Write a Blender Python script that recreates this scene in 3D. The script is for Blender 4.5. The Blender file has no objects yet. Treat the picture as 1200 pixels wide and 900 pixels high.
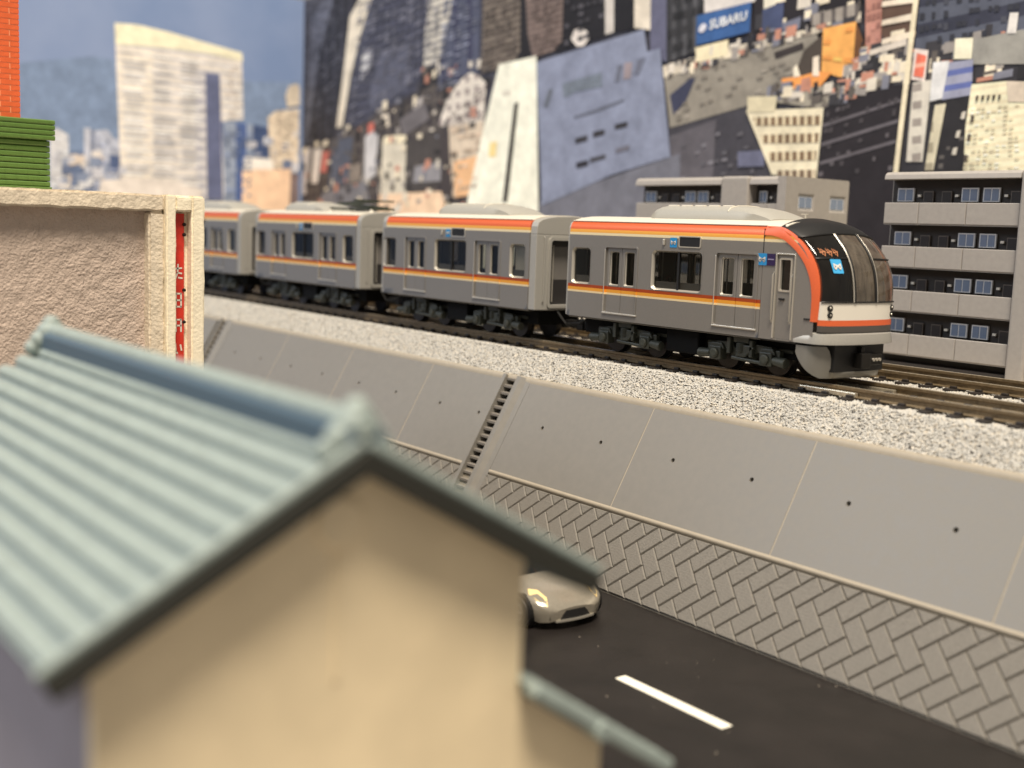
# Model-railway diorama. 1 Blender unit = 1 centimetre of the real table-top scene.
import bpy, bmesh, math, random
from mathutils import Vector, Matrix, noise

random.seed(7)
scene = bpy.context.scene
scene.unit_settings.system = 'METRIC'
scene.unit_settings.scale_length = 0.01
COL = scene.collection

# ------------------------------------------------------------------ camera
cam_d = bpy.data.cameras.new('camera')
cam = bpy.data.objects.new('camera', cam_d)
COL.objects.link(cam)
right = Vector((0.6008, 0.7986, 0.0365)); up = Vector((-0.1240, 0.0480, 0.9911)); fwd = Vector((-0.7898, 0.6000, -0.1277))
fwd.normalize(); right = (right - fwd * right.dot(fwd)).normalized(); up = right.cross(fwd)
m = Matrix((right, up, -fwd)).transposed().to_4x4()
m.translation = Vector((17.967, -15.868, 2.2335))
cam.matrix_world = m
cam_d.sensor_width = 36.0
cam_d.lens = 1402.8 / 1200 * 36
cam_d.clip_start = 0.1
cam_d.clip_end = 1000
cam_d.dof.use_dof = True
cam_d.dof.focus_distance = 20.8
cam_d.dof.aperture_fstop = 0.22      # about 1.8 mm of glass, a phone's lens this close
scene.camera = cam

# ------------------------------------------------------------------ light
world = bpy.data.worlds.new('World'); scene.world = world
world.use_nodes = True
bg = world.node_tree.nodes['Background']
bg.inputs[0].default_value = (1.0, 0.93, 0.84, 1)
bg.inputs[1].default_value = 0.21

def area(name, loc, target, size, power, color):
    d = bpy.data.lights.new(name, 'AREA'); d.shape = 'DISK'; d.size = size; d.energy = power; d.color = color
    o = bpy.data.objects.new(name, d); COL.objects.link(o)
    o.location = loc
    o.rotation_euler = (Vector(target) - Vector(loc)).to_track_quat('-Z', 'Y').to_euler()
    return o
area('ceiling_lamp', (46, -34, 122), (2, -2, 0), 46, 225000, (1.0, 0.89, 0.74))
area('window_light', (-72, -95, 82), (5, -3, -1), 60, 52000, (0.78, 0.87, 1.0))

scene.view_settings.view_transform = 'Standard'
scene.view_settings.look = 'None'
scene.view_settings.exposure = 0.5
scene.view_settings.gamma = 1.0
scene.render.engine = 'CYCLES'
scene.cycles.max_bounces = 6
scene.cycles.transparent_max_bounces = 12
scene.cycles.use_denoising = True
scene.cycles.sample_clamp_indirect = 4.0

# ------------------------------------------------------------------ materials
def lin(c):
    c /= 255.0
    return c / 12.92 if c <= 0.04045 else ((c + 0.055) / 1.055) ** 2.4
def rgb(t, k=1.0):
    return (min(lin(t[0]) * k, .95), min(lin(t[1]) * k, .95), min(lin(t[2]) * k, .95), 1)
MATS = {}
def mat(name, col, rough=0.5, metal=0.0, var=None, bump=None, spec=0.5, coat=0.0):
    """col in 0..255; var = (scale, amount, detail); bump = (scale, strength)"""
    if name in MATS: return MATS[name]
    M = bpy.data.materials.new(name); M.use_nodes = True; MATS[name] = M
    nt = M.node_tree; N = nt.nodes; b = N['Principled BSDF']
    b.inputs['Base Color'].default_value = rgb(col)
    b.inputs['Roughness'].default_value = rough
    b.inputs['Metallic'].default_value = metal
    b.inputs['Specular IOR Level'].default_value = spec
    b.inputs['Coat Weight'].default_value = coat
    if var or bump:
        tc = N.new('ShaderNodeTexCoord')
    if var:
        n = N.new('ShaderNodeTexNoise'); n.inputs['Scale'].default_value = var[0]; n.inputs['Detail'].default_value = var[2] if len(var) > 2 else 4
        nt.links.new(tc.outputs['Object'], n.inputs['Vector'])
        r = N.new('ShaderNodeMapRange'); r.inputs[1].default_value = .3; r.inputs[2].default_value = .7
        r.inputs[3].default_value = 1 - var[1]; r.inputs[4].default_value = 1 + var[1]
        nt.links.new(n.outputs[0], r.inputs[0])
        mx = N.new('ShaderNodeMix'); mx.data_type = 'RGBA'; mx.blend_type = 'MULTIPLY'; mx.inputs[0].default_value = 1
        mx.inputs[6].default_value = rgb(col)
        nt.links.new(r.outputs[0], mx.inputs[7]); nt.links.new(mx.outputs[2], b.inputs['Base Color'])
        r2 = N.new('ShaderNodeMapRange'); r2.inputs[3].default_value = max(rough - .08, .02); r2.inputs[4].default_value = min(rough + .1, 1)
        nt.links.new(n.outputs[0], r2.inputs[0]); nt.links.new(r2.outputs[0], b.inputs['Roughness'])
    if bump:
        n2 = N.new('ShaderNodeTexNoise'); n2.inputs['Scale'].default_value = bump[0]; n2.inputs['Detail'].default_value = 5
        nt.links.new(tc.outputs['Object'], n2.inputs['Vector'])
        bp = N.new('ShaderNodeBump'); bp.inputs['Strength'].default_value = bump[1]; bp.inputs['Distance'].default_value = .05
        nt.links.new(n2.outputs[0], bp.inputs['Height']); nt.links.new(bp.outputs[0], b.inputs['Normal'])
    return M

def banded(name, bands, rough=.33, metal=.3):
    """colour bands over object Z: [(z_start, rgb), ...] - printed stripes on a car side"""
    if name in MATS: return MATS[name]
    M = bpy.data.materials.new(name); M.use_nodes = True; MATS[name] = M
    nt = M.node_tree; N = nt.nodes; b = N['Principled BSDF']
    tc = N.new('ShaderNodeTexCoord'); sp = N.new('ShaderNodeSeparateXYZ'); nt.links.new(tc.outputs['Object'], sp.inputs[0])
    mr = N.new('ShaderNodeMapRange'); mr.inputs[1].default_value = 0; mr.inputs[2].default_value = 3; nt.links.new(sp.outputs[2], mr.inputs[0])
    cr = N.new('ShaderNodeValToRGB'); cr.color_ramp.interpolation = 'CONSTANT'
    els = cr.color_ramp.elements
    els[0].position = 0; els[0].color = rgb(bands[0][1]); els[1].position = bands[1][0] / 3; els[1].color = rgb(bands[1][1])
    for z, c in bands[2:]:
        e = els.new(z / 3); e.color = rgb(c)
    nt.links.new(mr.outputs[0], cr.inputs[0])
    n = N.new('ShaderNodeTexNoise'); n.inputs['Scale'].default_value = 60; nt.links.new(tc.outputs['Object'], n.inputs['Vector'])
    r = N.new('ShaderNodeMapRange'); r.inputs[3].default_value = .9; r.inputs[4].default_value = 1.1; nt.links.new(n.outputs[0], r.inputs[0])
    mx = N.new('ShaderNodeMix'); mx.data_type = 'RGBA'; mx.blend_type = 'MULTIPLY'; mx.inputs[0].default_value = 1
    nt.links.new(cr.outputs[0], mx.inputs[6]); nt.links.new(r.outputs[0], mx.inputs[7]); nt.links.new(mx.outputs[2], b.inputs['Base Color'])
    b.inputs['Roughness'].default_value = rough; b.inputs['Metallic'].default_value = metal
    return M

def glass(name, tint, clear, rough=.05):
    if name in MATS: return MATS[name]
    M = bpy.data.materials.new(name); M.use_nodes = True; MATS[name] = M
    nt = M.node_tree; N = nt.nodes; b = N['Principled BSDF']
    b.inputs['Base Color'].default_value = rgb(tint); b.inputs['Roughness'].default_value = rough; b.inputs['Coat Weight'].default_value = .5
    tcg = N.new('ShaderNodeTexCoord'); mpg = N.new('ShaderNodeMapping'); mpg.inputs['Scale'].default_value = (5, 7, 1.6); nt.links.new(tcg.outputs['Object'], mpg.inputs['Vector'])  # upright blotches stand in for reflections, painted into the glass tint
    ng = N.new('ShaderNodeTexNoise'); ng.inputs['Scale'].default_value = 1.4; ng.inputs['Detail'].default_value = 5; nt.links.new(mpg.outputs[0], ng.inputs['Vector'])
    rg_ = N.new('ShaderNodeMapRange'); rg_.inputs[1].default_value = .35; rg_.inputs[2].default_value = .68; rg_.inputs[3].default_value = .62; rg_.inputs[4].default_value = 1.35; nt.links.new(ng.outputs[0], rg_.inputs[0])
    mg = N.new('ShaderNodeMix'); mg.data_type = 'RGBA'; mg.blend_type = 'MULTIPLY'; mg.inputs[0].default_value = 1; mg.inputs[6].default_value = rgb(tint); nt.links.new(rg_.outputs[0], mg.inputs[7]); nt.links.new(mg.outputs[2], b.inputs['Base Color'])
    tr = N.new('ShaderNodeBsdfTransparent'); tr.inputs[0].default_value = (.75, .75, .72, 1)
    mx = N.new('ShaderNodeMixShader'); mx.inputs[0].default_value = 1 - clear
    nt.links.new(tr.outputs[0], mx.inputs[1]); nt.links.new(b.outputs[0], mx.inputs[2])
    nt.links.new(mx.outputs[0], N['Material Output'].inputs['Surface'])
    return M

PRINT_GAIN = 1.22
def print_mat(col, st, pan='R', busy=False):
    g_ = .3*col[0]+.59*col[1]+.11*col[2]; ds_ = .70 if col[2] > col[0] else .92; col = tuple(g_+(c-g_)*ds_ for c in col); SF = .28 if pan == 'R' else .5
    key = 'print_%s_%s_%s_%s' % (col, st, pan, busy)
    if key in MATS: return MATS[key]
    M = bpy.data.materials.new('print'); M.use_nodes = True; MATS[key] = M
    nt = M.node_tree; N = nt.nodes; b = N['Principled BSDF']
    b.inputs['Roughness'].default_value = .55; b.inputs['Specular IOR Level'].default_value = .25
    tc = N.new('ShaderNodeTexCoord')
    n = N.new('ShaderNodeTexNoise'); n.inputs['Scale'].default_value = 1.6; n.inputs['Detail'].default_value = 7; n.inputs['Roughness'].default_value = .7
    nt.links.new(tc.outputs['Object'], n.inputs['Vector'])
    r = N.new('ShaderNodeMapRange'); r.inputs[1].default_value = .3; r.inputs[2].default_value = .7; r.inputs[3].default_value = .76; r.inputs[4].default_value = 1.2
    nt.links.new(n.outputs[0], r.inputs[0])
    src = None
    # the printed city leans: rows rise a little to the right on the long board
    sh = N.new('ShaderNodeMapping'); sh.vector_type = 'POINT'; sh.inputs['Rotation'].default_value = (0, math.radians(4.5) if pan == 'R' else 0, 0)
    nt.links.new(tc.outputs['Object'], sh.inputs['Vector'])
    if busy:
        sc = N.new('ShaderNodeMapping'); sc.inputs['Scale'].default_value = (1.5, 1.5, 2.6); nt.links.new(sh.outputs[0], sc.inputs['Vector'])
        vo = N.new('ShaderNodeTexVoronoi'); vo.distance = 'CHEBYCHEV'; vo.inputs['Scale'].default_value = 1.9; vo.inputs['Randomness'].default_value = .75
        nt.links.new(sc.outputs[0], vo.inputs['Vector'])
        bw_ = N.new('ShaderNodeSeparateColor'); nt.links.new(vo.outputs['Color'], bw_.inputs[0])
        vr = N.new('ShaderNodeMapRange'); vr.inputs[3].default_value = .62; vr.inputs[4].default_value = 1.42; nt.links.new(bw_.outputs[0], vr.inputs[0])
        vm = N.new('ShaderNodeMath'); vm.operation = 'MULTIPLY'; nt.links.new(vr.outputs[0], vm.inputs[0]); nt.links.new(r.outputs[0], vm.inputs[1]); rout = vm.outputs[0]; vsel = bw_.outputs[1]
    else: rout = r.outputs[0]
    if st:
        kind, per, c2, fr = st
        sp = N.new('ShaderNodeSeparateXYZ'); nt.links.new(sh.outputs[0], sp.inputs[0])
        ad = N.new('ShaderNodeMath'); ad.operation = 'ADD'; nt.links.new(sp.outputs[0], ad.inputs[0]); nt.links.new(sp.outputs[1], ad.inputs[1])
        def band(sock, per, fr):
            d = N.new('ShaderNodeMath'); d.operation = 'DIVIDE'; nt.links.new(sock, d.inputs[0]); d.inputs[1].default_value = per
            f = N.new('ShaderNodeMath'); f.operation = 'FRACT'; nt.links.new(d.outputs[0], f.inputs[0])
            l = N.new('ShaderNodeMath'); l.operation = 'LESS_THAN'; nt.links.new(f.outputs[0], l.inputs[0]); l.inputs[1].default_value = fr
            return l.outputs[0]
        if kind == 'h': mask = band(sp.outputs[2], per * SF * 1.4, fr)
        elif kind == 'v': mask = band(ad.outputs[0], per * SF * 1.5, fr)
        else:
            a = band(sp.outputs[2], per * SF * 1.2, fr + .15); c = band(ad.outputs[0], per * SF * 1.6, fr + .15)
            mu = N.new('ShaderNodeMath'); mu.operation = 'MULTIPLY'; nt.links.new(a, mu.inputs[0]); nt.links.new(c, mu.inputs[1]); mask = mu.outputs[0]
        m2 = N.new('ShaderNodeMix'); m2.data_type = 'RGBA'; nt.links.new(mask, m2.inputs[0])
        m2.inputs[6].default_value = rgb(col, PRINT_GAIN); m2.inputs[7].default_value = rgb(c2, PRINT_GAIN); src = m2.outputs[2]
    mx = N.new('ShaderNodeMix'); mx.data_type = 'RGBA'; mx.blend_type = 'MULTIPLY'; mx.inputs[0].default_value = 1
    if src: nt.links.new(src, mx.inputs[6])
    else: mx.inputs[6].default_value = rgb(col, PRINT_GAIN)
    nt.links.new(rout, mx.inputs[7]); nt.links.new(mx.outputs[2], b.inputs['Base Color'])
    if busy:                                   # scattered lit facets and windows in the printed photograph
        gt = N.new('ShaderNodeMath'); gt.operation = 'GREATER_THAN'; nt.links.new(vsel, gt.inputs[0]); gt.inputs[1].default_value = .80
        ml = N.new('ShaderNodeMath'); ml.operation = 'MULTIPLY'; nt.links.new(gt.outputs[0], ml.inputs[0]); ml.inputs[1].default_value = .55
        m3 = N.new('ShaderNodeMix'); m3.data_type = 'RGBA'; nt.links.new(ml.outputs[0], m3.inputs[0]); nt.links.new(mx.outputs[2], m3.inputs[6])
        m3.inputs[7].default_value = rgb(tuple(min(235, c*.75+70) for c in col), PRINT_GAIN)
        nt.links.new(m3.outputs[2], b.inputs['Base Color'])
    return M

# ------------------------------------------------------------------ mesh helpers
class MB:
    def __init__(s): s.v = []; s.f = []; s.m = []
    def quad(s, a, b, c, d, m=0):
        i = len(s.v); s.v += [a, b, c, d]; s.f.append((i, i+1, i+2, i+3)); s.m.append(m)
    def ngon(s, pts, m=0):
        i = len(s.v); s.v += list(pts); s.f.append(tuple(range(i, i+len(pts)))); s.m.append(m)
    def box(s, x0, x1, y0, y1, z0, z1, m=0):
        i = len(s.v)
        s.v += [(x0,y0,z0),(x1,y0,z0),(x1,y1,z0),(x0,y1,z0),(x0,y0,z1),(x1,y0,z1),(x1,y1,z1),(x0,y1,z1)]
        for q in ((3,2,1,0),(4,5,6,7),(0,1,5,4),(1,2,6,5),(2,3,7,6),(3,0,4,7)):
            s.f.append(tuple(i+k for k in q)); s.m.append(m)
        return s
    def prism(s, poly, axis, a, b, m=0):
        """poly 2D in the other two axes (in x,y,z order), extruded from a to b on axis"""
        def P(p, t):
            return (t, p[0], p[1]) if axis == 'x' else (p[0], t, p[1]) if axis == 'y' else (p[0], p[1], t)
        n = len(poly); i = len(s.v)
        s.v += [P(p, a) for p in poly] + [P(p, b) for p in poly]
        s.f.append(tuple(i+k for k in range(n))[::-1]); s.m.append(m)
        s.f.append(tuple(i+n+k for k in range(n))); s.m.append(m)
        for k in range(n):
            s.f.append((i+k, i+(k+1) % n, i+n+(k+1) % n, i+n+k)); s.m.append(m)
        return s
    def cyl(s, p0, p1, r0, r1=None, n=14, m=0):
        r1 = r0 if r1 is None else r1
        p0 = Vector(p0); p1 = Vector(p1); d = (p1-p0).normalized()
        a = d.orthogonal().normalized(); b = d.cross(a)
        i = len(s.v)
        for p, r in ((p0, r0), (p1, r1)):
            for k in range(n):
                t = 2*math.pi*k/n; s.v.append(tuple(p + (a*math.cos(t)+b*math.sin(t))*r))
        for k in range(n):
            s.f.append((i+k, i+(k+1) % n, i+n+(k+1) % n, i+n+k)); s.m.append(m)
        s.f.append(tuple(i+k for k in range(n))[::-1]); s.m.append(m); s.f.append(tuple(i+n+k for k in range(n))); s.m.append(m)
        return s
    def tube(s, pts, r, n=8, m=0):
        pts = [Vector(p) for p in pts]; i = len(s.v)
        for j, p in enumerate(pts):
            d = (pts[min(j+1, len(pts)-1)] - pts[max(j-1, 0)]).normalized()
            a = d.cross(Vector((0.13, 0.2, 1))).normalized(); b = d.cross(a)
            for k in range(n):
                t = 2*math.pi*k/n; s.v.append(tuple(p + (a*math.cos(t)+b*math.sin(t))*r))
        for j in range(len(pts)-1):
            for k in range(n):
                s.f.append((i+j*n+k, i+j*n+(k+1) % n, i+(j+1)*n+(k+1) % n, i+(j+1)*n+k)); s.m.append(m)
        s.f.append(tuple(i+k for k in range(n))); s.m.append(m)
        s.f.append(tuple(i+(len(pts)-1)*n+k for k in range(n))[::-1]); s.m.append(m)
        return s
    def loft(s, rings, caps=True, closed=True, m=0):
        n = len(rings[0]); i = len(s.v)
        for r in rings: s.v += [tuple(p) for p in r]
        for j in range(len(rings)-1):
            for k in range(n if closed else n-1):
                s.f.append((i+j*n+k, i+j*n+(k+1) % n, i+(j+1)*n+(k+1) % n, i+(j+1)*n+k)); s.m.append(m)
        if caps:
            s.f.append(tuple(i+k for k in range(n))[::-1]); s.m.append(m)
            s.f.append(tuple(i+(len(rings)-1)*n+k for k in range(n))); s.m.append(m)
        return s
    def ring(s, outer, inner, P, d_out, d_face, d_in, m=0):
        """frame: outer & inner outlines (2D, same count), P(2d, depth)->3D"""
        n = len(outer); i = len(s.v)
        s.v += [P(p, d_out) for p in outer] + [P(p, d_face) for p in outer] + [P(p, d_face) for p in inner] + [P(p, d_in) for p in inner]
        for a in range(3):
            for k in range(n):
                s.f.append((i+a*n+k, i+a*n+(k+1) % n, i+(a+1)*n+(k+1) % n, i+(a+1)*n+k)); s.m.append(m)
        return s
    def recess(s, win, P, d0=0.0, flange=.035, lip=.018, inn=.012, depth=.05, r=.065, mf=0, mc=1):
        """flush flange (side colour) round an opening, then a rounded chamfer going in (light metal)"""
        n = 4; a = rrect(*grow(*win, flange), .002, n); b = rrect(*grow(*win, lip), r+.02, n); c = rrect(*grow(*win, -inn), r, n); e = rrect(*grow(*win, -inn), r, n)
        k = len(a); i = len(s.v)
        s.v += [P(p, d0-.003) for p in a] + [P(p, d0-.003) for p in b] + [P(p, d0+depth*.8) for p in c] + [P(p, d0+depth*1.4) for p in e]
        for t in range(3):
            for q in range(k): s.f.append((i+t*k+q, i+t*k+(q+1) % k, i+(t+1)*k+(q+1) % k, i+(t+1)*k+q)); s.m.append(mf if t == 0 else mc)
        return s
    def build(s, name, mats, parent=None, smooth=None, bevel=0, segs=2, solid=True):
        if not isinstance(mats, (list, tuple)): mats = [mats]
        me = bpy.data.meshes.new(name); me.from_pydata([tuple(p) for p in s.v], [], s.f)
        for M in mats: me.materials.append(M)
        if len(mats) > 1:
            me.polygons.foreach_set('material_index', s.m)
        bm = bmesh.new(); bm.from_mesh(me)
        bmesh.ops.remove_doubles(bm, verts=bm.verts, dist=1e-5)
        if solid: bmesh.ops.recalc_face_normals(bm, faces=bm.faces)
        bm.to_mesh(me); bm.free()
        if smooth is not None:
            me.polygons.foreach_set('use_smooth', [True]*len(me.polygons)); me.set_sharp_from_angle(angle=math.radians(smooth))
        me.update()
        o = bpy.data.objects.new(name, me); COL.objects.link(o)
        if parent: o.parent = parent
        if bevel:
            b = o.modifiers.new('bevel', 'BEVEL'); b.width = bevel; b.segments = segs; b.limit_method = 'ANGLE'; b.angle_limit = math.radians(35)
        return o

def thing(name, label, cat, loc=(0, 0, 0), group=None, rz=0):
    o = bpy.data.objects.new(name, None); COL.objects.link(o); o.empty_display_size = .2
    o.location = loc; o.rotation_euler[2] = rz
    tag(o, label, cat, group); return o
def tag(o, label, cat, group=None):
    o['label'] = label; o['category'] = cat
    if group: o['group'] = group
def structure(o): o['kind'] = 'structure'; return o
def copy_tree(o, parent=None):
    c = o.copy(); COL.objects.link(c); c.parent = parent
    for ch in o.children: copy_tree(ch, c)
    return c
def rrect(x0, x1, z0, z1, r, n=4):
    pts = []
    for cx, cz, a0 in ((x1-r, z1-r, 0), (x0+r, z1-r, 90), (x0+r, z0+r, 180), (x1-r, z0+r, 270)):
        for k in range(n+1):
            a = math.radians(a0 + 90*k/n); pts.append((cx+r*math.cos(a), cz+r*math.sin(a)))
    return pts
def grow(x0, x1, z0, z1, d): return (x0-d, x1+d, z0-d, z1+d)
def stroke(mb, pts, w, P, m=0):
    """flat painted stroke through 2D points"""
    for a, b in zip(pts[:-1], pts[1:]):
        a = Vector(a); b = Vector(b); d = b-a
        if d.length < 1e-6: continue
        d.normalize(); n = Vector((-d.y, d.x))*w/2; a2 = a-d*w*.3; b2 = b+d*w*.3
        mb.quad(P(a2+n), P(b2+n), P(b2-n), P(a2-n), m)
def grid_wall(mb, xs, zs, is_open, P, depth, m=0):
    """wall face with openings and reveals; P((x,z), depth)"""
    nx, nz = len(xs)-1, len(zs)-1
    op = [[is_open((xs[i]+xs[i+1])/2, (zs[j]+zs[j+1])/2) for j in range(nz)] for i in range(nx)]
    for i in range(nx):
        for j in range(nz):
            a, b, c, d = (xs[i], zs[j]), (xs[i+1], zs[j]), (xs[i+1], zs[j+1]), (xs[i], zs[j+1])
            if not op[i][j]:
                mb.quad(P(a, 0), P(b, 0), P(c, 0), P(d, 0), m)
                continue
            for (u, v, di, dj) in ((a, b, 0, -1), (b, c, 1, 0), (c, d, 0, 1), (d, a, -1, 0)):
                ii, jj = i+di, j+dj
                if 0 <= ii < nx and 0 <= jj < nz and not op[ii][jj]:
                    mb.quad(P(u, 0), P(v, 0), P(v, depth), P(u, depth), m)
def clip_poly(poly, axis, val, keep_less):
    out = []
    for a, b in zip(poly, poly[1:]+poly[:1]):
        ia = (a[axis] <= val) == keep_less; ib = (b[axis] <= val) == keep_less
        if ia: out.append(a)
        if ia != ib:
            t = (val-a[axis])/(b[axis]-a[axis]); out.append((a[0]+(b[0]-a[0])*t, a[1]+(b[1]-a[1])*t))
    return out

# shared materials
m_emb = mat('grey_plastic_embankment', (125, 121, 114), .45, 0, (7, .04), (70, .03))
m_emb_lip = mat('lit_plastic_lip', (164, 154, 137), .5, 0, (9, .05))  # paler than the slabs: light caught on lip, ledges and seams, as colour
m_step = mat('grey_plastic_step', (132, 126, 118), .55)
m_recess = mat('dark_recess_plastic', (46, 43, 40), .7)
m_sleeper = mat('black_brown_sleeper', (40, 34, 30), .6)
m_rail = mat('nickel_rail', (196, 186, 166), .25, .6, (14, .18))
m_railside = mat('tarnished_rail', (128, 112, 88), .36, .5, (20, .2))
m_roof = mat('cream_silver_roof', (220, 213, 197), .42, .1, (30, .05))
m_ac = mat('grey_cooler', (166, 163, 154), .5, .1, (40, .06))
m_silver = mat('silver_frame', (206, 200, 188), .3, .55)
m_endgrey = mat('light_grey_end', (170, 167, 160), .4, .2, (40, .05))
m_black = mat('matt_black', (18, 17, 17), .55)
m_under = mat('black_underframe', (9, 9, 9), .75, spec=.2)
m_bogie = mat('grey_green_bogie', (64, 66, 58), .5, .1, (25, .12))
m_glass = glass('car_glass', (14, 18, 17), .6)
m_inside = mat('dark_interior', (70, 67, 63), .7)
m_seat = mat('interior_grey', (112, 108, 104), .6)
m_white = mat('white_paint', (226, 220, 208), .4)
m_orange = mat('orange_band', (222, 102, 58), .38, .05, (40, .05))
m_metro = mat('metro_blue', (40, 140, 200), .35)
m_purple = mat('plaque_purple', (44, 28, 74), .35)
SIDE = [(0, (136, 132, 127)), (1.09, (250, 226, 178)), (1.135, (246, 170, 62)), (1.19, (176, 74, 34)), (1.25, (136, 132, 127)), (2.18, (250, 230, 186)), (2.235, (248, 178, 78)), (2.295, (224, 104, 58))]
m_side = banded('car_side_stripes', SIDE)
m_cab = banded('cab_side_stripes', [SIDE[0]] + SIDE[5:])

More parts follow.
